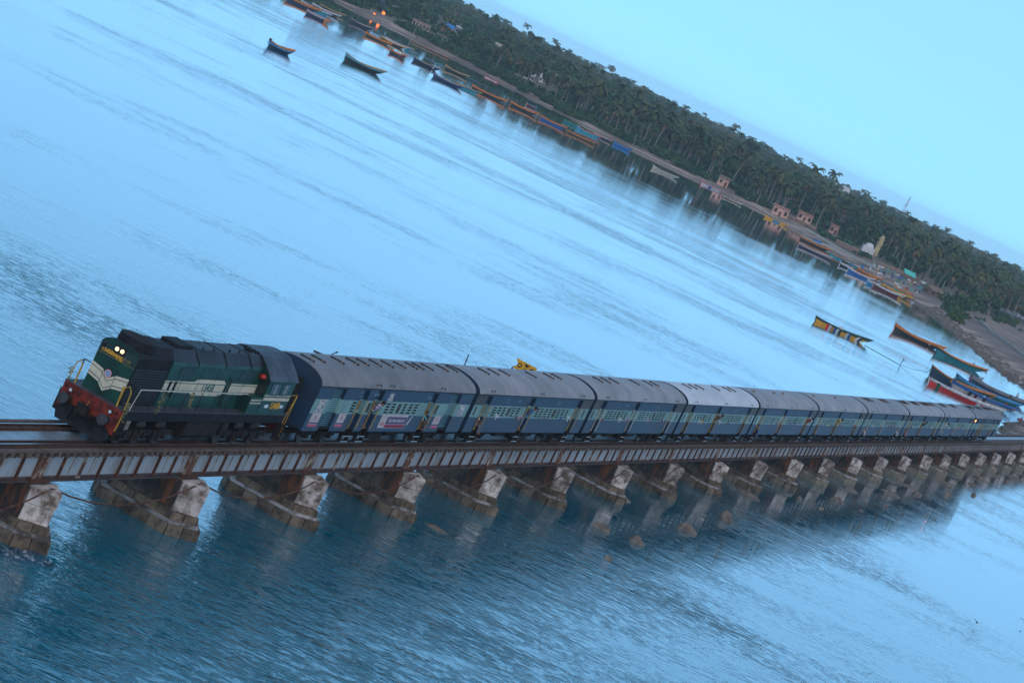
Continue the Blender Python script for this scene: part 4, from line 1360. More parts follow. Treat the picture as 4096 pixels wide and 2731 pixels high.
B_(808.4, 247.6, 8.5, -55, 1.1, 'cyan', 'sky', 'orange', 'turquoise boat with yellow orange rail near the palms')
B_(728.8, 223.7, 9.1, -52, .75, 'brown', 'tan', 'orange', 'low brown half swamped boat with an orange bow', cargo=1)
B_(836.8, 251.1, 6.2, -60, .9, 'dark', 'dark', 'pink', 'dark boat with a pink rail close in by the beach')
B_(838.0, 243.0, 6.4, -62, 1.1, 'blue', 'sky', 'blue', 'plain blue boat nudging the beach below the palms')
B_(785.7, 209.2, 9.0, -52, .8, 'cream', 'cream', 'cream', 'cream coloured boat with a high stem, its reflection clear in calm water', stern=.9)
B_(881.6, 217.7, 8.0, -56, .9, 'white', 'red', 'pink', 'white boat with a red and blue band by the small pink hut', stern=.7, stripes=[(-.3, .05, 'blue')])
B_(844.2, 198.4, 6.8, -52, .5, 'brown', 'dark', 'cream', 'thin dark canoe with a pale rim near the beach', B=.9)
B_(852.1, 182.4, 8.6, -52, .8, 'yellow', 'yellow', 'yellow', 'yellow canoe with a blue middle below the pink house', B=1.1, stripes=[(-.35, .35, 'sky')])
B_(797.7, 153.7, 11.0, -52, 1.0, 'black', 'orange', 'orange', 'black boat with a vivid orange strake beside the low sea wall')
B_(822, 160, 8.8, -56, .9, 'grey', 'grey', 'cream', 'pale grey boat with a blue tarpaulin beside the low sea wall', extra='tarp')
B_(727.7, 137.1, 11.4, -50, 1.0, 'navy', 'pink', 'pale', 'navy boat with a broad pale pink strake in the shallows', zs=.5)
B_(780, 141, 5.0, -58, 1.0, 'cyan', 'teal', 'orange', 'teal boat end tucked behind the navy and pink boat')
B_(786, 137, 6.0, -62, .6, 'dark', 'yellow', 'white', 'slim dark boat with a white and yellow rail at the beach edge', B=.9)
B_(772, 131, 6.0, -62, .9, 'teal', 'cyan', 'brown', 'teal boat drawn up on the shore before the crowd of boats')
B_(733, 127, 3.8, -68, .9, 'black', 'white', 'white', 'short black boat with a white rail beside the bright blue boat', B=1.2)
B_(715, 118, 8.6, -58, 1.35, 'blue', 'white', 'orange', 'bright blue boat with white and orange rail at the crowded landing')
B_(757, 124, 8.0, -60, 1.1, 'brown', 'orange', 'orange', 'orange boat crammed behind the bright blue boat')
B_(690, 108.5, 3.6, -100, 1.35, 'sky', 'white', 'cream', 'sky blue boat seen end on between the blue and maroon boats', B=2.0)
B_(690, 103.6, 9.2, -60, 1.25, 'maroon', 'pale', 'white', 'dark maroon boat with a white strake and yellow bow at the landing', stripes=[(.78, 1, 'yellow')])
B_(716, 106, 9.8, -60, 1.2, 'brown', 'yellow', 'yellow', 'yellow railed boat full of gear behind the maroon boat', cargo=3)
B_(748, 110, 6.0, -58, 1.2, 'seagreen', 'orange', 'orange', 'orange and green boat pulled up behind the yellow railed boat', cargo=1)
B_(770, 109.0, 4.2, -50, .9, 'navy', 'dark', 'dark', 'small navy boat stranded at the end of the landing')
B_(384.0, 50.2, 10.4, -54, .85, 'yellow', 'yellow', 'dgreen', 'yellow boat with white, blue and red painted bands floating behind the train', B=1.5, extra='drum', bow=.8,
   stripes=[(-.62, -.55, 'red'), (-.55, -.45, 'white'), (-.26, -.18, 'blue'), (-.18, -.08, 'white'), (-.08, -.02, 'dgreen'), (.16, .22, 'dgreen'), (.22, .30, 'white'), (.30, .37, 'blue'), (.58, .64, 'red'), (.64, .71, 'white'), (.71, .76, 'navy')], group='boats behind the train')
B_(492.3, 55.5, 11.8, -54, 1.15, 'black', 'brown', 'orange', 'black boat with an orange gunwale touching the green railed boat', stern=.9, cargo=1, group='boats behind the train')
B_(483.2, 43.6, 11.6, -54, 1.2, 'teal', 'dgreen', 'orange', 'pale teal boat with a green strake and orange rail, two people aboard', stern=.7, group='boats behind the train')
B_(369.0, 22.9, 13.4, -56, .95, 'red', 'red', 'white', 'bright red boat with painted marks, outermost of the rafted fleet', extra='motor', bow=.7, stripes=[(-.80, -.76, 'white'), (-.76, -.73, 'green'), (.10, .13, 'yellow'), (.42, .45, 'white')], group='boats rafted by the gravel spit')
B_(388.5, 22.6, 12.0, -56, 1.25, 'pale', 'pale', 'blue', 'cream boat with blue rails and dark zigzag paint beside the red boat', B=2.6, cargo=4, bow=.5, stripes=[(-.45, -.40, 'black'), (-.25, -.20, 'maroon'), (.05, .10, 'black'), (.88, 1, 'orange')], group='boats rafted by the gravel spit')
B_(394.0, 28.0, 12.0, -56, 1.35, 'navy', 'dgreen', 'orange', 'navy boat with a high stem and orange rail behind the cream boat', B=2.4, cargo=5, stern=.75, group='boats rafted by the gravel spit')
B_(412.0, 25.6, 13.0, -56, 1.15, 'green', 'green', 'sky', 'green bowed boat crowded with gear in the middle of the rafted fleet', B=2.4, cargo=5, stern=.8, group='boats rafted by the gravel spit')
B_(434.0, 26.6, 12.5, -57, 1.25, 'navy', 'brown', 'grey', 'dark blue boat with a tall dark stem, farthest of the rafted fleet', B=2.4, cargo=5, stern=.75, group='boats rafted by the gravel spit')
# mooring line and float
a = MB(); a.tube([(372.6, 28.4, WZ + 2.1), (376, 33.5, WZ + .5), (378.5, 37.2, WZ + .05), (384, 45, WZ + .03)], .035, 5)
tag(a.build('mooring_line', M_post), 'thin mooring line running from the rafted boats out over the water', 'rope')
a = MB(); a.tube([(0, 0, -.4), (.06, -.1, 1.3)], [.06, .04], 6); a.add([(.05, -.1, .9), (.05, -.5, 1.0), (.06, -.1, 1.25)], [(0, 1, 2)])
tag(a.build('float_stick', M_post, None, (378.2, 36.6, WZ)), 'slanting stick float holding up the mooring line', 'float')
# wake of the moving skiff
a = MB()
for s in (-1, 1):
    a.add([(798, 270, WZ + .02), (796, 274 + s * 0.4, WZ + .02), (770 + s * 6, 318, WZ + .02), (773 + s * 6, 318, WZ + .02)], [(0, 1, 2, 3)])
struct(a.build('wake', mat('ruffled_wake', (.30, .42, .50), .25, c2=(.10, .20, .26), scale=.5)), 'stuff')
# two birds skimming the water
for x, y in ((106.1, -24.1), (120.0, -26.0)):
    b = thing('sea_bird', 'dark sea bird skimming low over the open water', 'bird', (x, y, WZ + .35), R(random.uniform(0, 180)), 'birds over the water')
    a = MB(); a.tube([(-.28, 0, 0), (-.12, 0, .04), (.08, 0, .05), (.2, 0, .09), (.3, 0, .08)], [.015, .06, .065, .035, .008], 7)
    for s in (-1, 1):
        a.add([(.10, s * .04, .06), (-.10, s * .04, .06), (-.12, s * .25, .20), (.06, s * .27, .22), (-.10, s * .50, .16), (-.02, s * .52, .17)], [(0, 1, 2, 3), (3, 2, 4, 5)])
    a.build('body', mat('bird_feathers', (.05, .045, .045), .9), b)

# ------------------------------------------------------------------ people
M_skin = mat('brown_skin', (.17, .085, .055), .6)
M_hair = mat('black_hair', (.010, .009, .010), .6)
POSE = {}


def stripes_mat(name, c, c2, sc_=9.0):
    m = bpy.data.materials.new(name); m.use_nodes = True; t = m.node_tree
    b = t.nodes['Principled BSDF']; b.inputs['Roughness'].default_value = .9
    tc = t.nodes.new('ShaderNodeTexCoord'); w = t.nodes.new('ShaderNodeTexWave'); w.bands_direction = 'Z'; w.inputs['Scale'].default_value = sc_; w.inputs['Distortion'].default_value = .4
    rp = t.nodes.new('ShaderNodeMapRange'); rp.inputs[1].default_value = .45; rp.inputs[2].default_value = .55
    mx = t.nodes.new('ShaderNodeMix'); mx.data_type = 'RGBA'; mx.inputs[6].default_value = tuple(c) + (1,); mx.inputs[7].default_value = tuple(c2) + (1,)
    t.links.new(tc.outputs['Object'], w.inputs[0]); t.links.new(w.outputs['Fac'], rp.inputs[0]); t.links.new(rp.outputs[0], mx.inputs[0]); t.links.new(mx.outputs[2], b.inputs['Base Color'])
    return m


def body_mesh(key, J):
    """one continuous skinned figure from joint positions; facing -y. Material slots: skin, shirt, trousers"""
    if key in POSE:
        return POSE[key]
    names = list(J)
    E_ = [('pelvis', 'waist', 1), ('waist', 'chest', 1), ('chest', 'neck', 1), ('neck', 'head0', 0), ('head0', 'head1', 0), ('head1', 'crown', 0)]
    rad = {'pelvis': .15, 'waist': .135, 'chest': .165, 'neck': .058, 'head0': .085, 'head1': .098, 'crown': .07}
    for s in 'lr':
        E_ += [('chest', 'sh' + s, 1), ('sh' + s, 'el' + s, 1), ('el' + s, 'wr' + s, 0), ('wr' + s, 'pa' + s, 0), ('pelvis', 'hip' + s, 2), ('hip' + s, 'kn' + s, 2), ('kn' + s, 'an' + s, 2), ('an' + s, 'to' + s, 0)]
        rad.update({'sh' + s: .062, 'el' + s: .045, 'wr' + s: .030, 'pa' + s: .038, 'hip' + s: .092, 'kn' + s: .062, 'an' + s: .042, 'to' + s: .038})
    me = bpy.data.meshes.new('figure')
    me.from_pydata([J[n] for n in names], [(names.index(a), names.index(b)) for a, b, _ in E_], [])
    ob = bpy.data.objects.new('figure', me); col.objects.link(ob)
    md = ob.modifiers.new('skin', 'SKIN')
    for i, n in enumerate(names):
        sv_ = me.skin_vertices[0].data[i]
        sv_.radius = (rad[n], rad[n] * (.72 if n in ('chest', 'waist', 'pelvis') else 1)); sv_.use_root = n == 'pelvis'
    sb = ob.modifiers.new('sub', 'SUBSURF'); sb.levels = 1; sb.render_levels = 1
    dg = bpy.context.evaluated_depsgraph_get()
    out = bpy.data.meshes.new_from_object(ob.evaluated_get(dg))
    bpy.data.objects.remove(ob)
    # fingers: five short tapered chains rooted in each palm
    bm = bmesh.new(); bm.from_mesh(out)
    for s in 'lr':
        p0, p1 = Vector(J['wr' + s]), Vector(J['pa' + s]); d = (p1 - p0).normalized()
        side = d.cross(Vector((0, 0, 1)));  side = (side if side.length > .1 else Vector((1, 0, 0))).normalized()
        curl = side.cross(d).normalized()
        for k, ln in enumerate((.070, .080, .075, .060)):
            q = p1 + side * (k - 1.5) * .021
            m_ = MB(); m_.tube([q, q + d * ln * .55 - curl * .008, q + d * ln * .95 - curl * .03], [.010, .009, .007], 5)
            vv = [bm.verts.new(v) for v in m_.v]
            for f in m_.f:
                bm.faces.new([vv[i] for i in f])
        q = p0 + d * .03 + side * .03
        m_ = MB(); m_.tube([q, q + side * .03 + d * .03, q + side * .04 + d * .065], [.012, .011, .008], 5)
        vv = [bm.verts.new(v) for v in m_.v]
        for f in m_.f:
            bm.faces.new([vv[i] for i in f])
    bm.to_mesh(out); bm.free()
    segs = [(Vector(J[a]), Vector(J[b]), k) for a, b, k in E_]
    mi = []
    for f in out.polygons:
        c = f.center; best = (9, 0)
        for a, b, k in segs:
            ab = b - a; t_ = max(0, min(1, (c - a).dot(ab) / max(ab.length_squared, 1e-6)))
            dd = (c - a - ab * t_).length
            if dd < best[0]:
                best = (dd, k)
        mi.append(best[1])
    out.materials.clear()
    for m_ in (M_skin, M_skin, M_skin):
        out.materials.append(m_)
    out.polygons.foreach_set('material_index', mi)
    out.polygons.foreach_set('use_smooth', [True] * len(mi))
    POSE[key] = out
    return out


def stand():
    return dict(pelvis=(0, 0, .95), waist=(0, 0, 1.10), chest=(0, .01, 1.33), neck=(0, .0, 1.50), head0=(0, -.015, 1.57), head1=(0, -.02, 1.65), crown=(0, -.01, 1.71),
                shl=(.19, 0, 1.42), ell=(.25, .02, 1.14), wrl=(.25, -.06, .90), pal=(.25, -.08, .82), shr=(-.19, 0, 1.42), elr=(-.25, .02, 1.14), wrr=(-.25, -.06, .90), par=(-.25, -.08, .82),
                hipl=(.10, 0, .90), knl=(.11, -.02, .50), anl=(.11, .02, .08), tol=(.12, -.14, .04), hipr=(-.10, 0, .90), knr=(-.11, -.02, .50), anr=(-.11, .02, .08), tor=(-.12, -.14, .04))


def walk():
    J = stand(); J.update(knl=(.10, -.16, .52), anl=(.10, -.22, .10), tol=(.10, -.38, .06), knr=(-.10, .06, .50), anr=(-.10, .30, .12), tor=(-.10, .16, .04), ell=(.24, .12, 1.16), wrl=(.24, .10, .92), pal=(.24, .08, .84), elr=(-.24, -.10, 1.16), wrr=(-.24, -.24, .98), par=(-.24, -.30, .93))
    return J


def lean():
    """leaning out of a door, far hand gripping the rail behind"""
    J = stand()
    for k in ('waist', 'chest', 'neck', 'head0', 'head1', 'crown', 'shl', 'shr', 'ell', 'elr', 'wrl', 'wrr', 'pal', 'par'):
        x, y, z = J[k]; h = z - .95
        J[k] = (x + h * .20, y - h * .62, .95 + h * .84)
    J.update(ell=(.42, -.30, 1.10), wrl=(.44, -.16, 1.28), pal=(.45, -.14, 1.36), elr=(-.30, -.22, 1.14), wrr=(-.40, -.12, 1.32), par=(-.43, -.10, 1.40))
    return J


def crouch():
    J = stand()
    J.update(pelvis=(0, .05, .30), waist=(0, .02, .44), chest=(0, -.08, .64), neck=(0, -.14, .80), head0=(0, -.17, .87), head1=(0, -.19, .95), crown=(0, -.18, 1.01), shl=(.19, -.12, .73), shr=(-.19, -.12, .73), ell=(.24, -.28, .52), elr=(-.24, -.28, .52),
             wrl=(.12, -.42, .46), pal=(.06, -.46, .45), wrr=(-.12, -.42, .46), par=(-.06, -.46, .45), hipl=(.11, .02, .27), hipr=(-.11, .02, .27), knl=(.14, -.34, .46), knr=(-.14, -.34, .46), anl=(.13, -.22, .07), anr=(-.13, -.22, .07), tol=(.14, -.38, .03), tor=(-.14, -.38, .03))
    return J


def sit():
    J = stand()
    for k in list(J):
        if k[:2] not in ('kn', 'an', 'to'):
            x, y, z = J[k]; J[k] = (x, y, z - .48)
    J.update(knl=(.13, -.42, .48), anl=(.13, -.44, .08), tol=(.13, -.58, .03), knr=(-.13, -.42, .48), anr=(-.13, -.44, .08), tor=(-.13, -.58, .03), ell=(.26, -.14, .70), wrl=(.14, -.34, .62), pal=(.10, -.40, .58), elr=(-.26, -.14, .70), wrr=(-.14, -.34, .62), par=(-.10, -.40, .58))
    return J


POSES = {'stand': stand, 'walk': walk, 'lean': lean, 'crouch': crouch, 'sit': sit}
hb = bmesh.new(); bmesh.ops.create_uvsphere(hb, u_segments=12, v_segments=8, radius=.112)
for v in list(hb.verts):
    if v.co.z < -.03 and v.co.y < .03:
        v.co *= .82
HAIR = bpy.data.meshes.new('hair'); hb.to_mesh(HAIR); hb.free(); HAIR.materials.append(M_hair)
HAIR.polygons.foreach_set('use_smooth', [True] * len(HAIR.polygons))


def cloth(k):
    cc = {'navy': (.02, .03, .07), 'white': (.55, .55, .56), 'blue': (.04, .12, .30), 'red': (.30, .04, .04), 'yellow': (.48, .33, .06), 'brown': (.10, .06, .045), 'pink': (.42, .22, .28), 'green': (.05, .18, .12), 'grey': (.16, .16, .17), 'black': (.015, .015, .018), 'orange': (.45, .17, .05), 'purple': (.16, .06, .20)}
    return mat('cloth_' + k, cc[k], .95, c2=tuple(v * .7 for v in cc[k]), scale=6)


def person(label, loc, rotz, pose, shirt, trousers, group=None, scale=1.0):
    me = body_mesh(pose, POSES[pose]())
    J = POSES[pose]()
    o = place('person', me, None, loc, rotz, scale)
    for i, m_ in ((1, shirt), (2, trousers)):
        o.material_slots[i].link = 'OBJECT'; o.material_slots[i].material = m_ if not isinstance(m_, str) else cloth(m_)
    tag(o, label, 'person', group)
    h = Vector(J['head1']) + Vector((0, .012, .022))
    place('hair', HAIR, o, h)
    return o


SX = lambda i, x: 18.92 + i * 22.28 + x
M_sh1 = stripes_mat('purple_white_stripes', (.10, .05, .16), (.52, .50, .54), 2.6)
M_sh2 = stripes_mat('teal_stripes', (.02, .18, .19), (.12, .42, .40), 5.0)
person('man in a purple and white striped shirt leaning out of the first coach', (SX(0, 7.82), -1.50, 1.14), R(10), 'lean', M_sh1, 'navy')
person('man in a teal striped shirt crouching in the last doorway of the first coach', (SX(0, 15.62), -1.38, 1.14), R(0), 'crouch', M_sh2, 'brown')
person('dark haired person in blue standing in the middle door of the second coach', (SX(1, 9.80), -1.52, 1.14), R(15), 'lean', 'blue', 'blue')
person('person in cream sitting in the front doorway of the second coach', (SX(1, 2.1), -1.36, .98), R(0), 'sit', 'white', 'grey')
person('person in brown hanging from the middle door of the fourth coach', (SX(3, 9.75), -1.55, 1.14), R(10), 'lean', 'brown', 'brown')
person('person in white with a draped cloth at the middle door of the fifth coach', (SX(4, 9.80), -1.52, 1.14), R(5), 'stand', 'white', 'pink')
person('person in dark red leaning from the rear door of the fifth coach', (SX(4, 19.15), -1.55, 1.14), R(5), 'lean', 'red', 'brown')
person('person in a white shirt sitting in the front doorway of the fifth coach', (SX(4, 2.0), -1.36, .98), R(0), 'sit', 'white', 'navy')
person('person in yellow leaning from the middle door of the sixth coach', (SX(5, 9.80), -1.54, 1.14), R(8), 'lean', 'yellow', 'navy')
person('person in pale clothes sitting in the front doorway of the seventh coach', (SX(6, 2.0), -1.36, .98), R(0), 'sit', 'white', 'white')
person('person in white sitting in the rear doorway of the seventh coach', (SX(6, 19.15), -1.36, .98), R(0), 'sit', 'white', 'white')
person('person in pink sitting in the front doorway of the eighth coach', (SX(7, 2.0), -1.36, .98), R(0), 'sit', 'pink', 'pink')
person('person in black leaning from the middle door of the eighth coach', (SX(7, 9.8), -1.54, 1.14), R(8), 'lean', 'black', 'black')
person('person in white standing in the front door of the ninth coach', (SX(8, 2.0), -1.54, 1.14), R(0), 'lean', 'white', 'white')
# passengers' belongings and heads showing at the windows
r = random.Random(3)
for i in range(1, 9):
    for n in range(6):
        w0 = r.choice(LAY['gs'][0][1:-1])
        x = SX(i, (w0[0] + w0[1]) / 2)
        k = r.choice(['white', 'red', 'pink', 'white', 'blue', 'yellow', 'purple', 'grey'])
        a = MB(); a.tube([(x, -1.50, 1.80), (x + .04, -1.52, 2.05), (x + .02, -1.55, 2.14)], [.16, .13, .05], 7); a.tube([(x + .05, -1.52, 2.02), (x + .14, -1.66, 2.03), (x + .17, -1.72, 1.93)], [.05, .04, .03], 5)
        o = a.build('person', [cloth(k)]); tag(o, 'passenger in coloured clothes with an arm out of a coach window', 'person', 'passengers at the coach windows')
        bm = bmesh.new(); bmesh.ops.create_uvsphere(bm, u_segments=10, v_segments=7, radius=.11); me = bpy.data.meshes.new('head'); bm.to_mesh(me); bm.free(); me.materials.append(M_hair)
        place('head', me, o, (x + .02, -1.50, 2.27))
# crew in boats
def crew(x, y, z, pose, sh, tr_, label, rz=-60):
    person(label, (x, y, z), R(rz), pose, sh, tr_, 'people about the boats')
crew(487.5, 41.0, WZ + .35, 'sit', 'purple', 'navy', 'person in purple sitting in the pale teal boat')
crew(489.3, 38.2, WZ + .35, 'sit', 'white', 'black', 'person in white sitting in the pale teal boat')
crew(392.0, 18.4, WZ + .6, 'sit', 'red', 'navy', 'person in red sitting in the cream boat')
crew(411.0, 29.0, WZ + .5, 'stand', 'purple', 'navy', 'person in purple standing in the green bowed boat')
crew(416.5, 21.5, WZ + .5, 'stand', 'black', 'grey', 'person in black standing in the green bowed boat')
crew(438.5, 23.2, WZ + .5, 'stand', 'white', 'navy', 'person in white standing in the dark blue boat with the tall stem')

# ------------------------------------------------------------------ vegetation
M_leaf = mat('broad_leaves', (.032, .085, .022), .7, c2=(.065, .105, .024), scale=.12, lo=.4, hi=.62, island=.45, spec=.15)
M_leafd = mat('dark_leaves', (.016, .060, .026), .7, c2=(.038, .092, .028), scale=.10, lo=.4, hi=.62, island=.45, spec=.15)
M_leafy = mat('dry_leaves', (.12, .095, .035), .8, c2=(.085, .090, .035), scale=.1, island=.4, spec=.1)
M_frond = mat('palm_fronds', (.030, .062, .018), .6, c2=(.095, .095, .026), scale=.15, lo=.4, hi=.65, island=.35, spec=.2)
M_frondb = mat('dead_fronds', (.15, .095, .05), .9, island=.3)
M_bark = mat('palm_trunk', (.26, .23, .20), .95, c2=(.11, .095, .08), scale=2, stretch=(1, 1, 4))
M_barkd = mat('tree_bark', (.10, .08, .065), .95, c2=(.06, .05, .04), scale=3)


def leaf_cloud(n, rad, size, seed, clumps=9, flat=.75):
    """n leaf-clump quads gathered in clumps through an uneven crown"""
    g = np.random.default_rng(seed)
    cc = g.normal(size=(clumps, 3)); cc /= np.linalg.norm(cc, axis=1)[:, None]
    cc *= g.uniform(.35, .80, (clumps, 1)); cc[:, 2] = cc[:, 2] * .8 + .1
    k = g.integers(0, clumps, n)
    d = g.normal(size=(n, 3)); d /= np.linalg.norm(d, axis=1)[:, None]
    P = cc[k] + d * (g.uniform(.25, 1, (n, 1)) ** .5) * g.uniform(.30, .48, (clumps, 1))[k]
    P *= np.array(rad)
    nrm = d * .8 + np.array([0, 0, .55]) + g.normal(size=(n, 3)) * .35
    nrm /= np.linalg.norm(nrm, axis=1)[:, None]
    u = np.cross(nrm, g.normal(size=(n, 3))); u /= np.linalg.norm(u, axis=1)[:, None]
    v = np.cross(nrm, u)
    s = size * g.uniform(.6, 1.3, (n, 1))
    w = s * g.uniform(.5, .9, (n, 1))
    V = np.stack([P - u * s - v * w * .3, P + u * .2 * s - v * w, P + u * s + v * w * .2, P - u * .1 * s + v * w], 1).reshape(-1, 3)
    return V, np.arange(n * 4).reshape(-1, 4)


def palm_fronds(n, L, seed, seg=5, droop=1.0):
    """arched feather fronds, each a drooping V of two leaflet ribbons"""
    g = random.Random(seed); V = []; F = []; mi = []
    for i in range(n):
        az = 2 * math.pi * i / n * 2.4 + g.uniform(-.25, .25)
        el = g.uniform(-.55, 1.25)
        ln = L * g.uniform(.8, 1.1)
        ca, sa = math.cos(az), math.sin(az)
        rr, zz, e = .15, .1, el
        pts = []
        for k in range(seg + 1):
            pts.append((rr, zz))
            rr += math.cos(e) * ln / seg; zz += math.sin(e) * ln / seg
            e -= (.30 + .16 * k) * droop
        wd = [.10, .62, .74, .66, .46, .10]
        tw = g.uniform(-.35, .35)
        o = len(V)
        for k, (r_, z_) in enumerate(pts):
            w = wd[k] * L / 4.2
            for s in (-1, 0, 1):
                dz = -.52 * abs(s) * w + tw * s * w
                V.append((r_ * ca - s * w * sa * .85, r_ * sa + s * w * ca * .85, z_ + dz))
        for k in range(seg):
            for s in (0, 1):
                q = o + k * 3 + s
                F.append((q, q + 3, q + 4, q + 1)); mi.append(1 if el < -.38 else 0)
    return np.array(V), np.array(F), mi


def fan_head(seed, L=1.5, n=26):
    """round head of stiff fan leaves (palmyra)"""
    g = np.random.default_rng(seed); V = []; F = []
    for i in range(n):
        d = g.normal(size=3); d[2] = d[2] * .9 + .1; d /= np.linalg.norm(d)
        u = np.cross(d, g.normal(size=3)); u /= np.linalg.norm(u)
        c = d * L * .55; w = .62
        o = len(V)
        V += [d * .15, c + u * w + d * .25, d * L, c - u * w + d * .25]; F.append((o, o + 1, o + 2, o + 3))
    return np.array(V), np.array(F)


def palm_kind(seed, h, bend, L=5.0, n=24):
    a = MB(); pts = []
    for i in range(8):
        t = i / 7
        pts.append((bend * t * t * h * .16, .25 * math.sin(t * 2 + seed) * t, h * t))
    a.tube(pts, [.30 * (1 - .5 * i / 7) + (.12 if i == 0 else 0) for i in range(8)], 7)
    tm = a.mesh('trunk', [M_bark], True)
    V, F, mi = palm_fronds(n, L, seed)
    return tm, np_mesh('crown', V, F, [M_frond, M_frondb], mi), pts[-1]


PALMS = [palm_kind(s, h, b) for s, h, b in ((1, 12.5, .9), (2, 11.0, 1.6), (3, 14.0, -.8), (4, 9.0, 1.4), (5, 13.0, .4), (6, 7.0, 1.9))]


def tree_kind(seed, h, rad, n, mats_, size=.62):
    g = random.Random(seed); a = MB()
    ht = h - rad[2] * .9
    a.tube([(0, 0, -.3), (.1, .05, ht * .5), (.05, -.1, ht)], [.32, .24, .18], 7)
    for i in range(6):
        az = i * 1.05 + g.uniform(-.3, .3); q = (math.cos(az) * rad[0] * .55, math.sin(az) * rad[1] * .55, ht + rad[2] * g.uniform(.1, .9))
        a.tube([(.05, -.1, ht * .8), (q[0] * .5, q[1] * .5, (ht + q[2]) / 2), q], [.15, .10, .05], 5)
    tm = a.mesh('trunk', [M_barkd], True)
    V, F = leaf_cloud(n, rad, size, seed); V[:, 2] += ht + rad[2] * .45
    return tm, np_mesh('crown', V, F, mats_)


TREES = [tree_kind(21, 8.5, (3.9, 3.9, 2.9), 420, [M_leafd]), tree_kind(22, 7.0, (3.4, 3.6, 2.4), 380, [M_leaf]), tree_kind(23, 10.0, (4.6, 4.3, 3.4), 520, [M_leafd]), tree_kind(24, 6.0, (3.2, 3.0, 2.2), 320, [M_leaf])]
DRYT = [tree_kind(31, 9.5, (4.6, 4.4, 3.2), 380, [M_leafy]), tree_kind(32, 8.0, (3.8, 4.0, 2.8), 340, [M_leafy])]


def bush_kind(seed, rad, n, m_, size=.42):
    V, F = leaf_cloud(n, rad, size, seed, clumps=12); V[:, 2] += rad[2] * .42
    a = MB(); g = random.Random(seed)
    for i in range(5):
        az = i * 1.25; a.tube([(0, 0, -.2), (math.cos(az) * rad[0] * .4, math.sin(az) * rad[1] * .4, rad[2] * .6)], [.07, .03], 5)
    return a.mesh('stems', [M_barkd]), np_mesh('foliage', V, F, [m_])


BUSH = [bush_kind(41, (3.6, 2.9, 2.5), 330, M_leaf), bush_kind(42, (4.4, 3.2, 2.2), 360, M_leafd), bush_kind(43, (2.8, 2.6, 2.0), 240, M_leaf)]


def put_tree(kind, lib, x, y, rz, s, name, label, cat, group, parts=('trunk', 'crown')):
    t = thing(name, label, cat, (x, y, gz(x, y) - .05), rz, group); t.scale = (s, s, s * random.uniform(.92, 1.08))
    q = lib[kind % len(lib)]
    place(parts[0], q[0], t)
    c = place(parts[1], q[1], t)
    if len(q) > 2:
        c.location = q[2]; c.rotation_euler = (0, 0, random.uniform(0, 6.28))
    return t


# keep-clear discs: buildings, lanes, fire (x, y, radius)
CLEAR = [(1236, 511, 12), (1045, 419, 13), (1145, 446, 9), (1148, 419, 8), (1056, 365, 13), (1089, 368, 14), (1158, 404, 9), (918, 224, 7), (909, 196, 10), (955, 197, 10), (973, 188, 8), (986, 172, 9), (945, 164, 13),
         (997, 419, 16), (960, 406, 12), (879, 135, 14), (792, 110, 16), (1987, 418, 20)]
# sight lines kept open in front of the houses: (x, y, half-width, length towards the sea)
LANES = [(1236, 511, 6, 130), (1045, 419, 10, 62), (1145, 446, 6, 120), (1148, 419, 5, 110), (1056, 365, 9, 82), (1089, 368, 9, 100), (999, 419, 7, 45), (962, 407, 5, 30), (918, 224, 7, 40), (909, 196, 9, 40), (955, 197, 9, 60), (973, 188, 6, 60), (986, 172, 5, 70), (945, 164, 10, 70), (1987, 418, 8, 300), (1265, 504, 6, 60)]


def clear(x, y):
    for cx, cy, r_ in CLEAR:
        if (x - cx) ** 2 + (y - cy) ** 2 < r_ * r_:
            return False
    for cx, cy, hw, ln in LANES:
        d = Vector((CAM.x - cx, CAM.y - cy)).normalized()
        t = (x - cx) * d.x + (y - cy) * d.y
        w = abs((x - cx) * d.y - (y - cy) * d.x)
        if -3 < t < ln and w < hw:
            return False
    return True


def sd(x, y):
    return float(shore_dist(np.array([x]), np.array([y]))[0])


r = random.Random(77)
# the front grove of tall coconut palms
n = 0
spots = []
while n < 105:
    y = r.uniform(196, 330) if r.random() < .72 else r.uniform(330, 420)
    x = 880 + r.uniform(12, 125)
    d = sd(x, y)
    if d < 13 or not clear(x, y) or any((x - a_) ** 2 + (y - b_) ** 2 < 9 for a_, b_ in spots):
        continue
    if y > 315 and r.random() < .55:
        continue
    spots.append((x, y)); n += 1
    put_tree(r.randrange(5), PALMS, x, y, r.uniform(-.9, .9) + 2.6, r.uniform(.85, 1.12) * (.8 if d < 25 else 1), 'coconut_palm', 'tall coconut palm with a pale leaning trunk in the grove behind the beach', 'palm tree', 'coconut palms behind the beach')
# palms among the village on the near part of the shore
n = 0
while n < 60:
    y = r.uniform(105, 200); x = r.uniform(860, 1080); d = sd(x, y)
    if d < 38 or not clear(x, y) or any((x - a_) ** 2 + (y - b_) ** 2 < 14 for a_, b_ in spots):
        continue
    spots.append((x, y)); n += 1
    put_tree(r.randrange(6), PALMS, x, y, r.uniform(0, 6.28), r.uniform(.75, 1.0), 'coconut_palm', 'coconut palm rising among the village houses by the landing', 'palm tree', 'palms in the village')
# low bushes along the top of the beach
n = 0
while n < 120:
    y = r.uniform(205, 470); d0 = r.uniform(13, 34) if (math.sin(y * .11) + math.sin(y * .043 + 1)) < .5 else r.uniform(5, 20)
    x = float(np.interp(y, SH[::-1, 1], SH[::-1, 0])) + d0
    if sd(x, y) < 4 or not clear(x, y):
        continue
    if y < 262 and r.random() < .45:
        continue
    n += 1
    put_tree(r.randrange(3), BUSH, x, y, r.uniform(0, 6.28), r.uniform(.75, 1.35), 'shore_bush', 'dense green bush at the top of the sandy beach', 'bush', 'bushes along the beach', ('stems', 'foliage'))
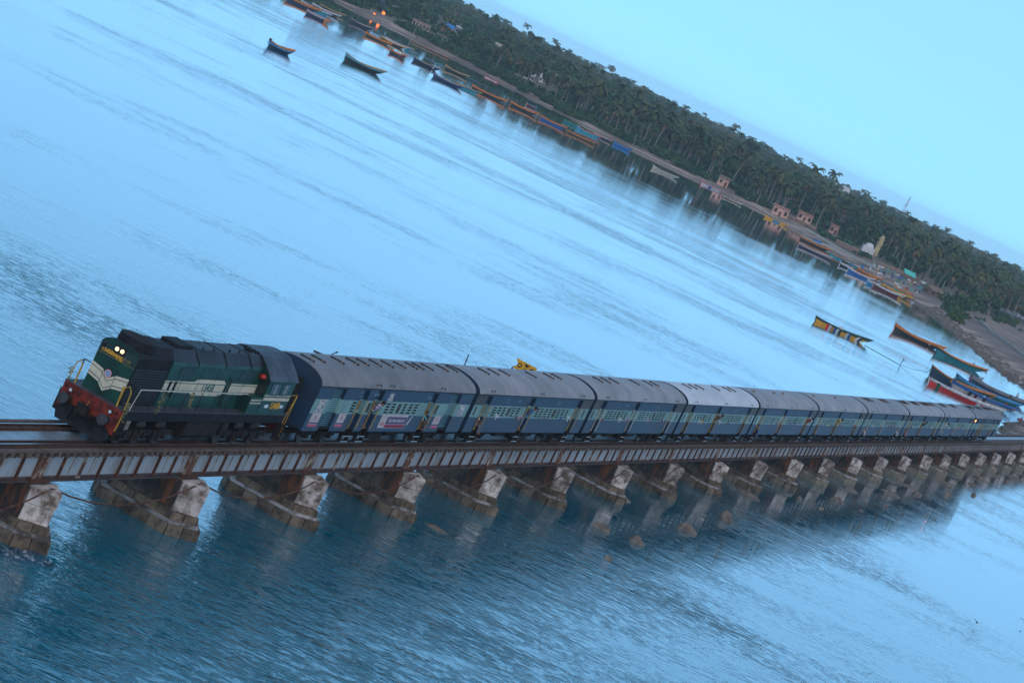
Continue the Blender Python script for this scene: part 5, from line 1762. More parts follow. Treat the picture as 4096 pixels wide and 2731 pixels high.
# broad trees behind
n = 0
while n < 170:
    y = r.uniform(110, 480); x = r.uniform(905, 1150); d = sd(x, y)
    if d < 45 or not clear(x, y) or any((x - a_) ** 2 + (y - b_) ** 2 < 16 for a_, b_ in spots):
        continue
    spots.append((x, y)); n += 1
    if y < 175 and r.random() < .4:
        put_tree(r.randrange(2), DRYT, x, y, r.uniform(0, 6.28), r.uniform(.8, 1.2), 'dry_tree', 'broad tree with brownish dry leaves behind the landing place', 'tree', 'dry leaved trees')
    else:
        put_tree(r.randrange(4), TREES, x, y, r.uniform(0, 6.28), r.uniform(.8, 1.25), 'broadleaf_tree', 'leafy green tree standing in the coastal wood', 'tree', 'broadleaf trees of the coast')
# bushes on the flat ground by the road
for x, y, s, k in ((705, 84, .8, 0), (715, 86.5, 1.0, 1), (728, 89, 1.1, 0), (742, 92, 1.2, 1), (760, 96, 1.3, 2), (700, 81, .6, 2), (735, 86, .8, 2), (780, 99, 1.4, 1), (800, 101, 1.3, 0), (820, 103, 1.4, 1), (845, 106, 1.5, 0), (870, 108, 1.5, 1), (895, 110, 1.5, 0),
                   (905, 101, 1.0, 2), (921, 104, 1.3, 1), (925, 101, 1.2, 0), (918, 98, .8, 2), (880, 99, .8, 2), (820, 94, .55, 2), (900, 92, .5, 2), (790, 91, .5, 0)):
    put_tree(k, BUSH, x, y, r.uniform(0, 6.28), s, 'scrub_bush', 'scrubby green bush on the bare flat beside the road', 'bush', 'scrub on the bare flat', ('stems', 'foliage'))
# round headed palmyra palms breaking the skyline
for x, y, h in ((1420, 505, 15), (1405, 480, 14), (1400, 528, 13), (1330, 455, 14), (1380, 440, 13), (1500, 560, 14), (1290, 400, 13), (1450, 470, 13), (1340, 410, 12), (1260, 350, 13), (1480, 375, 14), (1200, 290, 13)):
    a = MB(); a.tube([(0, 0, 0), (.1, 0, h * .5), (0, .1, h)], [.30, .2, .22], 7)
    t = thing('palmyra_palm', 'round headed palmyra palm standing above the treetops on the skyline', 'palm tree', (x, y, gz(x, y) - .2), 0, 'palmyra palms on the skyline')
    a.build('trunk', M_barkd, t, smooth=True)
    V, F = fan_head(int(x), 2.0, 40); place('crown', np_mesh('crown', V, F, [M_leafd]), t, (0, .1, h + .3))

# the rest of the wood: reads as one mass
tmpl = []
for s in range(5):
    V, F = leaf_cloud(95, (3.4, 3.3, 2.7), 1.0, 200 + s, clumps=7); V[:, 2] += 5.6; tmpl.append((V, F, 0))
for s in range(3):
    V, F, mi = palm_fronds(15, 4.0, 300 + s, 5); V[:, 2] += 9.8; tmpl.append((V, F, 1))
V, F = leaf_cloud(90, (3.6, 3.6, 2.6), 1.0, 233, clumps=7); V[:, 2] += 5.4; tmpl.append((V, F, 2))
allV, allF, allM = [], [], []
off = 0
g = np.random.default_rng(5)
N_F = 8200
und = leaf_cloud(60, (3.2, 3.0, 1.9), .85, 400, clumps=8); und[0][:, 2] += .9
NC = 26000
Dc = 960 + (g.random(NC) ** 1.5) * 2250
Ac = g.uniform(R(2.5), R(29.0), NC)
Xc = CAM.x + Dc * np.cos(Ac); Yc = CAM.y + Dc * np.sin(Ac)
Sc = shore_dist(Xc, Yc); Hc = land_h(Xc, Yc) + WZ
cnt = 0
for D, x, y, d_, h in zip(Dc, Xc, Yc, Sc, Hc):
    if cnt >= N_F:
        break
    if d_ < 48 or y < 102 or h < WZ + 1.5:
        continue
    if x < 1120 and not (x > 1000 or y > 330):
        if g.random() < .75:
            continue
    if not clear(x, y):
        continue
    near = D < 1350
    k = g.integers(0, 5) if g.random() < .70 else (g.integers(5, 8) if g.random() < .75 else 8)
    V, F, mi = tmpl[int(k)]
    s = g.uniform(.7, 1.2) * (1.0 + .28 * math.sin(x * .021 + 1) * math.sin(y * .033))
    if g.random() < .06:
        s *= 1.45
    sz = s * g.uniform(.75, 1.15) * (1.0 if near else .86)
    t = g.uniform(0, 6.28); c_, s_ = math.cos(t), math.sin(t)
    W = np.stack([(V[:, 0] * c_ - V[:, 1] * s_) * s + x, (V[:, 0] * s_ + V[:, 1] * c_) * s + y, V[:, 2] * sz + h - .3], -1)
    allV.append(W); allF.append(F + off); allM.append(np.full(len(F), mi)); off += len(V); cnt += 1
for i in range(1500):                                   # undergrowth under the palms
    y = g.uniform(150, 480); x = float(np.interp(y, SH[::-1, 1], SH[::-1, 0])) + g.uniform(17, 150)
    if sd(x, y) < 17 or not clear(x, y):
        continue
    V, F = und; h = gz(x, y); s = g.uniform(.7, 1.3); t = g.uniform(0, 6.28); c_, s_ = math.cos(t), math.sin(t)
    allV.append(np.stack([(V[:, 0] * c_ - V[:, 1] * s_) * s + x, (V[:, 0] * s_ + V[:, 1] * c_) * s + y, V[:, 2] * s + h - .2], -1)); allF.append(F + off); allM.append(np.full(len(F), 0)); off += len(V)
fm = np_mesh('woodland', np.concatenate(allV), np.concatenate(allF), [M_leafd, M_frond, M_leafy], np.concatenate(allM))
struct(place('woodland', fm), 'stuff')

# ------------------------------------------------------------------ houses and shore clutter
M_wwall = mat('white_wash', (.66, .66, .66), .9, c2=(.50, .49, .47), scale=.6)
M_cwall = mat('cream_wall', (.55, .49, .40), .9, c2=(.40, .34, .27), scale=.6)
M_pwall = mat('pink_wall', (.62, .38, .30), .9, c2=(.50, .29, .23), scale=.6)
M_ywall = mat('yellow_wall', (.58, .46, .24), .9, c2=(.42, .33, .19), scale=.6)
M_bwall = mat('bare_brick_wall', (.23, .15, .115), .95, c2=(.15, .11, .09), scale=.7)
M_tile = mat('red_tile', (.20, .06, .05), .9, c2=(.13, .045, .04), scale=1.5)
M_dark = mat('dark_opening', (.02, .02, .022), .8)
M_brownw = mat('brown_door', (.12, .05, .035), .7)
M_bluer = mat('blue_sheet', (.03, .20, .55), .6)
M_thatch = mat('palm_thatch', (.20, .145, .10), .95, c2=(.12, .09, .07), scale=1.2, bump=.06)
M_turq = mat('turquoise_sheet', (.08, .50, .42), .6)
M_teal2 = mat('teal_wall', (.14, .42, .38), .8)
FACE = R(-70)


def house(x, y, w, d, h, wall, label, name='house', rz=FACE, roof='flat', roofm=None, wins=3, storeys=1, door=True, openm=None, trim=None, z=None):
    t = thing(name, label, 'building', (x, y, (gz(x, y) if z is None else z) - .25), rz)
    openm = openm or M_dark
    a = MB(); a.box(-w / 2, w / 2, -d / 2, d / 2, 0, h); a.build('wall', wall, t)
    a = MB()
    if roof == 'flat':
        a.box(-w / 2 - .35, w / 2 + .35, -d / 2 - .45, d / 2 + .35, h + .002, h + .22); a.box(-w / 2 - .1, w / 2 + .1, -d / 2 - .1, -d / 2 + .05, h + .22, h + .85); a.box(-w / 2 - .1, -w / 2 + .05, -d / 2 + .05, d / 2, h + .22, h + .85); a.box(w / 2 - .05, w / 2 + .1, -d / 2 + .05, d / 2, h + .22, h + .85)
    elif roof == 'gable':
        rr = d * .30
        a.prism([(-d / 2 - .6, h - .15), (d / 2 + .6, h - .15), (d / 2 + .6, h + .05), (0, h + rr + .2), (-d / 2 - .6, h + .05)], -w / 2 - .5, w / 2 + .5)
    elif roof == 'vault':
        pr = [(math.cos(math.pi * i / 10) * (w / 2 + .2), h + math.sin(math.pi * i / 10) * w * .42) for i in range(11)]
        a.prism(pr, -d / 2 - .3, d / 2 + .3, axis='y')
    elif roof == 'lean':
        a.prism([(-d / 2 - .8, h), (d / 2 + .2, h + d * .22), (d / 2 + .2, h + d * .22 + .15), (-d / 2 - .8, h + .15)], -w / 2 - .4, w / 2 + .4)
    ro = a.build('roof', roofm or wall, t)
    if trim:
        a = MB(); a.box(-w / 2 - .38, w / 2 + .38, -d / 2 - .50, -d / 2 - .452, h + .05, h + .30); a.box(-w / 2 - .12, w / 2 + .12, -d / 2 - .13, -d / 2 - .102, h + .6, h + .86); a.build('trim', trim, ro)
    sh = h / storeys
    for s in range(storeys):
        n = wins + (1 if door and s == 0 else 0)
        for i in range(n):
            cx = -w / 2 + w * (i + .5) / n
            if door and s == 0 and i == n // 2:
                a = MB(); a.box(cx - .48, cx + .48, -d / 2 - .05, -d / 2 - .003, .05, min(2.15, sh * .8)); a.build('door', M_brownw, t)
                continue
            z0 = s * sh + sh * .36; z1 = s * sh + sh * .78
            a = MB(); a.box(cx - .55, cx + .55, -d / 2 - .07, -d / 2 - .003, z0 - .06, z1 + .06); wn = a.build('window', wall if not trim else M_brownw, t)
            a = MB(); a.box(cx - .46, cx + .46, -d / 2 - .085, -d / 2 - .072, z0, z1); a.build('pane', openm, wn)
            a = MB(); a.box(cx - .62, cx + .62, -d / 2 - .35, -d / 2 - .073, z1 + .10, z1 + .16); a.build('sunshade', wall, wn)
    for sx in (-1, 1):
        a = MB(); x_ = sx * w / 2; a.box(min(x_ + sx * .003, x_ + sx * .06), max(x_ + sx * .003, x_ + sx * .06), -.6, .6, h * .4, h * .75); a.build('side_window', openm, t)
    return t


house(1236, 511, 4.2, 5, 6.4, M_wwall, 'narrow white two storey house with teal side on the wooded slope', storeys=2, wins=2, openm=M_teal2)
house(1045, 419, 8.5, 5, 2.6, M_cwall, 'long cream single storey house with rusty window frames among the trees', wins=4, trim=M_tile)
house(1265, 504, 6, 4, 3.2, M_cwall, 'grey cream house half hidden high in the wood', wins=2)
house(1145, 446, 5.0, 4.5, 3.4, M_cwall, 'small cream house with a bright blue sheet roof', roof='gable', roofm=M_bluer, wins=2)
house(1193, 459, 3.6, 3.6, 3.6, M_wwall, 'little white house with a pale roof beside the blue roofed house', roof='lean', wins=1)
house(1148, 419, 3.6, 4, 6.0, M_cwall, 'tall narrow cream house between palms', storeys=2, wins=2)
house(1056, 365, 5.2, 4, 3.0, M_wwall, 'white house with dark openings beside the biggest white house', wins=3, roof='lean', roofm=M_wwall)
hb_ = house(1089, 368, 7.0, 5, 5.6, M_wwall, 'biggest white house with a lit lamp above the beach bushes', storeys=2, wins=3, roof='lean', roofm=M_wwall)
house(1158, 404, 4.5, 5, 4.2, M_pwall, 'tan house with a sloping roof behind the white houses', roof='gable', roofm=M_thatch, wins=2)
house(918, 224, 4.2, 3.6, 3.2, M_pwall, 'small bare pink hut under a palm at the edge of the beach', wins=1, roof='lean', roofm=M_thatch)
house(909, 196, 6.2, 4.5, 3.5, M_pwall, 'pink house with red trimmed parapet standing right on the beach', wins=2, trim=M_tile)
house(955, 197, 6.0, 4.5, 3.2, M_pwall, 'pink flat roofed house with a red band set back in the trees', wins=2, trim=M_tile)
house(973, 188, 3.4, 3.4, 3.4, M_pwall, 'little pink house with a red roof behind the brick wall', wins=1, trim=M_tile)
house(1987, 418, 7.5, 12, 4.2, M_wwall, 'white barrel vaulted hall above the treetops', roof='vault', roofm=M_wwall, wins=2, door=False, name='hall', rz=R(-30), z=gz(1987, 418) + 4)
# mosque with minaret
ms = thing('mosque', 'yellow minaret and white domed prayer house behind a brown wall', 'mosque', (951, 166, gz(951, 166) - .2), FACE)
a = MB(); a.prism([(1.0 * math.cos(k * math.pi / 4), 1.0 * math.sin(k * math.pi / 4)) for k in range(8)], 0, 7.2, axis='z'); a.build('minaret', M_ywall, ms, (2.4, 1.5, 0))
a = MB(); a.prism([(1.5 * math.cos(k * math.pi / 4), 1.5 * math.sin(k * math.pi / 4)) for k in range(8)], 5.4, 5.7, axis='z'); a.prism([(1.4 * math.cos(k * math.pi / 4), 1.4 * math.sin(k * math.pi / 4)) for k in range(8)], 7.2, 7.5, axis='z'); a.build('balcony', M_ywall, ms, (2.4, 1.5, 0))
a = MB()
for k in range(8):
    t_ = k / 7 * math.pi / 2
    a.v += [(.95 * math.cos(t_) * math.cos(j * math.pi / 6), .95 * math.cos(t_) * math.sin(j * math.pi / 6), 7.5 + 1.5 * math.sin(t_)) for j in range(12)]
for k in range(7):
    for j in range(12):
        a.f.append([k * 12 + j, k * 12 + (j + 1) % 12, (k + 1) * 12 + (j + 1) % 12, (k + 1) * 12 + j]); a.m.append(0)
DOME = a.mesh('dome', [M_ywall], True); place('dome', DOME, ms, (2.4, 1.5, 0))
a = MB(); a.box(-3.6, 1.4, -2, 2.5, 0, 2.6); a.build('prayer_hall', M_wwall, ms)
a = MB()
for k in range(7):
    t_ = k / 6 * math.pi / 2
    a.v += [(1.9 * math.cos(t_) * math.cos(j * math.pi / 8), 1.9 * math.cos(t_) * math.sin(j * math.pi / 8), 2.55 + 1.7 * math.sin(t_)) for j in range(16)]
for k in range(6):
    for j in range(16):
        a.f.append([k * 16 + j, k * 16 + (j + 1) % 16, (k + 1) * 16 + (j + 1) % 16, (k + 1) * 16 + j]); a.m.append(0)
place('dome', a.mesh('dome', [M_wwall], True), ms, (-1.1, .2, 0))
for i, (x, y, L_, h, rz, mt, lab) in enumerate(((884, 158, 16, 1.9, -62, M_bwall, 'long brown compound wall in front of the domed prayer house'), (920, 185, 22, 1.5, -62, M_bwall, 'brick garden wall between the pink houses'), (940, 212, 14, 1.4, -60, M_thatch, 'palm thatch fence beside the small pink hut'),
                                               (898, 140, 12, 1.5, -66, M_bwall, 'broken brick wall behind the turquoise shelter'), (868, 140, 10, 1.2, -70, M_bwall, 'low rubble wall at the head of the landing'))):
    wl = thing('compound_wall', lab, 'wall', (x, y, gz(x, y) - .3), R(rz))
    a = MB(); a.box(-L_ / 2, L_ / 2, -.15, .15, 0, h + .3); a.build('wall', mt, wl)
    a = MB(); a.box(-L_ / 2 - .05, L_ / 2 + .05, -.2, .2, h + .302, h + .40); a.build('coping', M_cwall, wl)
# low concrete sea walls following the beach
def strip_wall(pts, h, w, mt, name, label, cat):
    a = MB()
    for (x0, y0), (x1, y1) in zip(pts[:-1], pts[1:]):
        z0, z1 = gz(x0, y0), gz(x1, y1)
        d = Vector((x1 - x0, y1 - y0, 0)).normalized(); nx_ = Vector((-d.y, d.x, 0)) * w / 2
        A, B = Vector((x0, y0, z0 - .4)), Vector((x1, y1, z1 - .4)); up_ = Vector((0, 0, h + .4))
        a.add([A - nx_, A + nx_, B + nx_, B - nx_, A - nx_ + up_, A + nx_ + up_, B + nx_ + up_, B - nx_ + up_], [(3, 2, 1, 0), (4, 5, 6, 7), (0, 1, 5, 4), (1, 2, 6, 5), (2, 3, 7, 6), (3, 0, 4, 7)])
    return tag(a.build(name, mt), label, cat)
strip_wall([(895, 181), (880, 170), (858, 158), (836, 146), (818, 134)], .9, .5, M_cwall, 'sea_wall', 'low pale sea wall curving along the beach below the houses', 'wall')
strip_wall([(914, 186), (898, 176), (872, 160), (850, 148)], 1.0, .5, M_bwall, 'bank_wall', 'low brown bank wall running above the pale sea wall', 'wall')
strip_wall([(745, 83), (706, 73), (660, 58), (620, 47), (585, 34), (560, 24), (540, 10), (520, -10)], .75, .9, mat('path_kerb_concrete', (.34, .30, .27), .9, c2=(.22, .19, .17), scale=.8), 'embankment_wall', 'long concrete kerb wall along the top of the rocky embankment', 'wall')
# thatched huts and shelters
house(792, 109, 6.0, 4.2, 2.0, M_thatch, 'brown thatched hut with a steep gable at the end of the landing', name='thatched_hut', roof='gable', roofm=M_thatch, wins=1, rz=R(-35))
house(830, 118, 4.0, 3.4, 1.9, M_bwall, 'little brown shed with a white lean to sheet roof by the pole', name='shed', roof='lean', roofm=M_wwall, wins=1, rz=R(-50))
house(905, 128, 5.5, 4, 2.2, M_bwall, 'plain brick hut behind the landing', name='hut', roof='lean', roofm=M_thatch, wins=1)
tn = thing('tarpaulin_shelter', 'turquoise tarpaulin shelter stretched over poles above the landing', 'shelter', (876, 134, gz(876, 134)), R(-62))
a = MB(); a.prism([(-1.6, 1.7), (-1.6, 1.78), (1.4, 3.3), (1.4, 3.22)], -2.3, 2.3); a.build('sheet', M_turq, tn)
for px_ in (-2.1, 2.1):
    for py_, ph in ((-1.4, 1.8), (1.3, 3.2)):
        a = MB(); a.tube([(px_, py_, -.2), (px_, py_, ph)], .06, 5); a.build('pole', M_plank, tn)
# upturned boats, crates, nets on the landing
r = random.Random(15)
names = [('crate', 'crate'), ('bundle', 'bundle'), ('barrel', 'barrel')]
cols_ = [('white', 'white'), ('blue', 'blue'), ('orange', 'orange'), ('grey', 'grey'), ('maroon', 'maroon'), ('tan', 'tan'), ('white', 'white'), ('seagreen', 'green'), ('brown', 'brown'), ('pale', 'pale'), ('cyan', 'turquoise')]
n = 0
while n < 90:
    y = r.uniform(108, 140); x = r.uniform(755, 880)
    d = sd(x, y)
    if not 3 < d < 34:
        continue
    n += 1
    ck, cn = r.choice(cols_); kn = r.choice(names)[0]
    a = MB()
    if kn == 'crate':
        w_ = r.uniform(.4, 1.0); a.box(-w_, w_, -.35, .35, 0, .5); a.box(-w_ - .03, w_ + .03, -.38, .38, .42, .53)
    elif kn == 'barrel':
        a.tube([(0, 0, 0), (0, 0, .4), (0, 0, .85)], [.27, .32, .27], 9)
    else:
        a.tube([(-.7, 0, .2), (-.3, .1, .3), (.3, -.05, .32), (.7, 0, .18)], [.12, .32, .34, .1], 7)
    tag(a.build(kn, paint(ck), None, (x, y, gz(x, y) - .03), rot=r.uniform(0, 3)), '%s %s lying on the crowded landing beach' % (cn, kn), kn, '%s %ss on the landing beach' % (cn, kn))
# electric pole
ep = thing('electric_pole', 'leaning grey electric pole beside the thatched hut', 'pole', (797, 107, gz(797, 107)), R(20))
a = MB(); a.tube([(0, 0, -.3), (.3, .5, 6.3)], [.14, .09], 7); a.build('shaft', mat('concrete_pole', (.30, .29, .28), .9), ep)
a = MB(); a.obox((-.3, .47, 5.9), (.9, .47, 5.9), .09, .09); a.build('cross_arm', M_post, ep)
# rocks of the embankment slope
M_rk2 = mat('embankment_rock', (.17, .135, .12), .95, c2=(.09, .085, .06), scale=.8, lo=.4, hi=.62, bump=.05, bscale=4)
ER = []
for i in range(4):
    m_ = rock_mesh(50 + i); m_.materials[0] = M_rk2; ER.append(m_)
n = 0
while n < 280:
    t_ = r.random(); y = 34 + 62 * t_ ** 1.05
    x = float(np.interp(y, SH[::-1, 1], SH[::-1, 0])) + r.uniform(-1, 24)
    d = sd(x, y)
    if not -1.2 < d < 19:
        continue
    n += 1; s_ = r.uniform(.35, 1.1) * (1.15 if d < 4 else 1)
    tag(place('embankment_rock', ER[n % 4], None, (x, y, gz(x, y) + .05), r.uniform(0, 6), (s_ * 1.3, s_, s_ * .75)), 'rough brown rock on the slope of the embankment', 'rock', 'rocks of the embankment')
n = 0
while n < 60:
    x = r.uniform(306, 400); y = r.uniform(-4, 15); d = sd(x, y)
    if not -1.5 < d < 9:
        continue
    n += 1; s_ = r.uniform(.3, 1.0)
    tag(place('gravel_rock', ER[n % 4], None, (x, y, gz(x, y) + .05), r.uniform(0, 6), (s_ * 1.4, s_, s_ * .8)), 'pale brown rock on the gravel bank at the end of the bridge', 'rock', 'rocks on the gravel bank')
for i in range(9):
    tag(place('half_sunk_rock', ER[i % 4], None, (546 + i * 2.6 + r.uniform(-1, 1), 41 + i * 1.6 - 2.5, WZ - .05), r.uniform(0, 6), (r.uniform(.5, 1.1), .5, .28)), 'flat dark rock awash in the shallows below the embankment', 'rock', 'rocks awash in the shallows')

# ------------------------------------------------------------------ road, traffic, lamps
M_asph = mat('asphalt', (.055, .055, .06), .9, c2=(.075, .075, .08), scale=.5)
rd = [(908, 131, 0), (968, 127, 0), (1024, 123.5, 0), (1070, 114.5, 0), (1110, 106, 0), (1210, 86, 0), (1410, 42, 0)]
a = MB(); b = MB()
for (x0, y0, _), (x1, y1, _) in zip(rd[1:-1], rd[2:]):
    d = Vector((x1 - x0, y1 - y0, 0)).normalized(); nn = Vector((-d.y, d.x, 0))
    z0, z1 = gz(x0, y0) + .55, gz(x1, y1) + .55
    A, B = Vector((x0, y0, z0)), Vector((x1, y1, z1))
    dn = Vector((0, 0, -1.6))
    a.add([A + nn * 4, A - nn * 4, B - nn * 4, B + nn * 4, A + nn * 5 + dn, A - nn * 5 + dn, B - nn * 5 + dn, B + nn * 5 + dn], [(0, 1, 2, 3), (1, 5, 6, 2), (4, 0, 3, 7), (5, 4, 7, 6), (1, 0, 4, 5), (3, 2, 6, 7)])
struct(a.build('road', M_asph))
gr = thing('guard_rail', 'long blue grey steel guard rail along the seaward edge of the road', 'guard rail', (0, 0, 0))
for k in range(2, 6):
    (x0, y0, _), (x1, y1, _) = rd[k - 1], rd[k]
    d = Vector((x1 - x0, y1 - y0, 0)); L_ = d.length; d.normalize(); nn = Vector((d.y, -d.x, 0)) * 4.05
    z0, z1 = gz(x0, y0) + .55, gz(x1, y1) + .55
    for hh in (.45, .80):
        a = MB(); a.obox(Vector((x0, y0, z0 + hh)) + nn, Vector((x1, y1, z1 + hh)) + nn, .08, .24); a.build('beam', mat('galvanised_rail', (.34, .42, .48), .5, .3), gr)
    n = int(L_ / 4)
    for i in range(n):
        t_ = i / n; q = Vector((x0, y0, z0)).lerp(Vector((x1, y1, z1)), t_) + nn
        a = MB(); a.box(-.06, .06, -.06, .06, -.3, .85); a.build('post', M_cwall, gr, q)


def vehicle(x, y, rz, L_, H_, colr, label, name, cat):
    t = thing(name, label, cat, (x, y, gz(x, y) + .56), R(rz))
    W_ = 1.25 if H_ > 2.5 else .95
    a = MB()
    if H_ > 2.5:
        pr = [(-L_ / 2, .45), (L_ / 2, .45), (L_ / 2, 1.4), (L_ / 2 - .25, H_ - .2), (L_ / 2 - .6, H_), (-L_ / 2 + .3, H_), (-L_ / 2, H_ - .3)]
    else:
        pr = [(-L_ / 2, .35), (L_ / 2, .35), (L_ / 2, .85), (L_ / 2 - .9, 1.0), (L_ / 2 - 1.6, H_), (-L_ / 2 + .6, H_), (-L_ / 2, 1.0)]
    a.prism(pr, -W_, W_, axis='y'); a.build('body', paint(colr), t)
    z0, z1 = (1.5, 2.3) if H_ > 2.5 else (1.0, H_ - .12)
    n = 5 if H_ > 2.5 else 2
    for i in range(n):
        x0 = -L_ / 2 + .5 + (L_ - 1.4) * i / n; x1 = x0 + (L_ - 1.4) / n - .14
        for s_ in (-1, 1):
            a = MB(); a.box(x0, x1, min(s_ * (W_ + .003), s_ * (W_ + .02)), max(s_ * (W_ + .003), s_ * (W_ + .02)), z0, z1); a.build('window', M_glass, t)
    a = MB(); a.tube([(0, -.12, 0), (0, .12, 0)], .38, 12); wm = a.mesh('wheel', [M_blk])
    for xx in (-L_ * .32, L_ * .32):
        for yy in (-W_ + .08, W_ - .08):
            place('wheel', wm, t, (xx, yy, .38))
    return t
vehicle(1049, 120.2, -13, 7.0, 2.9, 'white', 'white minibus at the market end of the queue on the road', 'parked_minibus', 'bus')
vehicle(1060, 117.9, -13, 7.5, 3.0, 'white', 'white bus in the queue between the minibus and the van', 'parked_bus', 'bus')
vehicle(1071.5, 115.3, -13, 4.6, 1.9, 'white', 'white van at the end of the queue by the green sign', 'parked_van', 'van')
gs = thing('road_sign', 'green road sign board with pale lines beside the road', 'sign', (1077, 118.8, gz(1077, 118.8)), R(-70))
a = MB(); a.tube([(-.8, 0, 0), (-.8, 0, 2.0)], .06, 6); a.tube([(.8, 0, 0), (.8, 0, 2.0)], .06, 6); a.build('post', M_cwall, gs)
a = MB(); a.box(-1.2, 1.2, -.04, .04, 1.4, 3.1); bd = a.build('board', mat('sign_green', (.02, .30, .16), .5), gs)
a = MB(); a.box(-.9, .9, -.05, -.042, 2.55, 2.72); a.box(-.9, .9, -.05, -.042, 2.1, 2.27); a.box(-.9, .6, -.05, -.042, 1.7, 1.84); a.build('lettering_lines', M_letw, bd)
M_lit = mat('lit_street_lamp', (1.0, .93, .80), .4, emit=2.5)


def lamp(x, y, h, label, arms=(-1,), rz=-70):
    t = thing('street_lamp', label, 'street lamp', (x, y, gz(x, y)), R(rz), 'lit street lamps')
    a = MB(); a.tube([(0, 0, -.3), (0, 0, h)], [.11, .07], 7); a.build('pole', mat('lamp_pole_grey', (.30, .36, .40), .6), t)
    for s_ in (-1, 1):
        a = MB(); a.tube([(0, 0, h - .1), (s_ * 1.4, 0, h + .35)], .045, 5); a.build('arm', MATS['lamp_pole_grey'], t)
        lit = s_ in arms
        a = MB(); a.tube([(s_ * 1.3, 0, h + .34), (s_ * 1.75, 0, h + .40), (s_ * 2.1, 0, h + .38)], [.07, .19, .10], 8); a.build('lamp_head', M_lit if lit else M_cwall, t)
lamp(1114, 149.5, 7.6, 'lit street lamp over the market, farther of the pair', (1,))
lamp(1142, 149.0, 7.6, 'lit street lamp over the market, nearer of the pair', (1,))
lamp(1116, 130, 8.4, 'tall lit street lamp beside the queue of buses', (1,))
for x, y, h, lab in ((1084, 349.5, 4.6, 'lit lamp on a short post among the tall palms'), (1088, 371.5, 6.3, 'lit lamp on a post beside the biggest white house'), (1085, 405, 5.5, 'dim lit lamp on a post by the cream houses')):
    t = thing('yard_lamp', lab, 'street lamp', (x, y, gz(x, y)), 0, 'lit yard lamps')
    a = MB(); a.tube([(0, 0, -.2), (0, 0, h)], .06, 6); a.build('pole', M_post, t)
    bm = bmesh.new(); bmesh.ops.create_icosphere(bm, subdivisions=2, radius=.30); me = bpy.data.meshes.new('bulb'); bm.to_mesh(me); bm.free(); me.materials.append(M_lit); place('bulb', me, t, (0, 0, h + .2))
# market stalls and people at the roadside
r = random.Random(91)
for i in range(16):
    x = 1052 + r.uniform(0, 70); y = 126.5 + (x - 1052) * .30 + r.uniform(-4, 5)
    ck, cn = r.choice(cols_)
    t = thing('market_stall', '%s roofed stall in the market beside the road' % cn, 'stall', (x, y, gz(x, y)), R(-70 + r.uniform(-20, 20)), '%s roofed market stalls' % cn)
    w_ = r.uniform(1.2, 2.2)
    a = MB(); a.prism([(-1.2, 2.0), (1.2, 2.5), (1.2, 2.56), (-1.2, 2.06)], -w_, w_); a.build('canopy', paint(ck), t)
    a = MB(); a.box(-w_ + .1, w_ - .1, -.8, .1, 0, .9); a.build('counter', M_plank, t)
    for sx in (-1, 1):
        a = MB(); a.tube([(sx * (w_ - .1), -1.0, 0), (sx * (w_ - .1), -1.0, 2.05)], .05, 5); a.tube([(sx * (w_ - .1), 1.0, 0), (sx * (w_ - .1), 1.0, 2.45)], .05, 5); a.build('post', M_plank, t)
for i in range(34):
    x = 1045 + r.uniform(0, 66); y = 124.5 + (x - 1045) * .28 + r.uniform(-4, 3)
    k = r.choice(['white', 'white', 'red', 'blue', 'yellow', 'pink', 'grey', 'orange', 'navy'])
    person('person in %s standing in the roadside market crowd' % k, (x, y, gz(x, y)), r.uniform(0, 6), r.choice(['stand', 'walk']), k, r.choice(['navy', 'grey', 'brown']), 'market crowd in %s' % k)
for x, y, pose, sh, lab in ((768, 108.6, 'walk', 'navy', 'person in dark clothes walking on the sand past the last boats'), (800, 128, 'stand', 'black', 'person in black standing on the landing beach'), (804, 126, 'stand', 'navy', 'person in navy standing on the landing beach'),
                            (870, 139, 'stand', 'white', 'person in white near the turquoise shelter'), (862, 137, 'sit', 'red', 'person in red sitting near the turquoise shelter'), (940, 378, 'walk', 'grey', 'person in grey walking on the beach'), (362, 11.8, 'stand', 'red', 'person in dark red on the gravel bank'),
                            (706, 85.5, 'stand', 'brown', 'person in brown on the embankment'), (684, 79, 'sit', 'black', 'person in black sitting on the embankment rocks')):
    if sd(x, y) < 1:
        x += 6
    person(lab, (x, y, gz(x, y)), R(-70), pose, sh, 'brown')
# bonfire with its smoke
for x, y, s_, lab in ((999, 419, 1.0, 'bigger bonfire of the two burning at the edge of the wood'), (962, 407, .6, 'smaller fire burning low by the beach')):
    t = thing('bonfire', lab, 'fire', (x, y, gz(x, y)))
    rr = random.Random(int(x)); a = MB()
    for i in range(9):
        q = (rr.uniform(-.5, .5) * s_, rr.uniform(-.5, .5) * s_)
        a.tube([(q[0], q[1], .1), (q[0] + .08, q[1], .5 * s_), (q[0] + rr.uniform(-.1, .1), q[1], rr.uniform(.9, 1.7) * s_)], [.22 * s_, .18 * s_, .02], 6)
    a.build('flames', mat('flame', (1.0, .22, .03), .5, emit=2.2), t)
    a = MB()
    for i in range(7):
        az = i * .9; a.obox((math.cos(az) * .9 * s_, math.sin(az) * .9 * s_, 0), (math.cos(az + 2.6) * .7 * s_, math.sin(az + 2.6) * .7 * s_, .25), .14, .14)
    a.build('branches', M_barkd, t)
sm = bpy.data.materials.new('smoke'); sm.use_nodes = True; t_ = sm.node_tree; t_.nodes.remove(t_.nodes['Principled BSDF'])
pv = t_.nodes.new('ShaderNodeVolumePrincipled'); pv.inputs['Color'].default_value = (.92, .96, 1.0, 1); pv.inputs['Density'].default_value = .035
t_.links.new(pv.outputs[0], t_.nodes['Material Output'].inputs['Volume'])
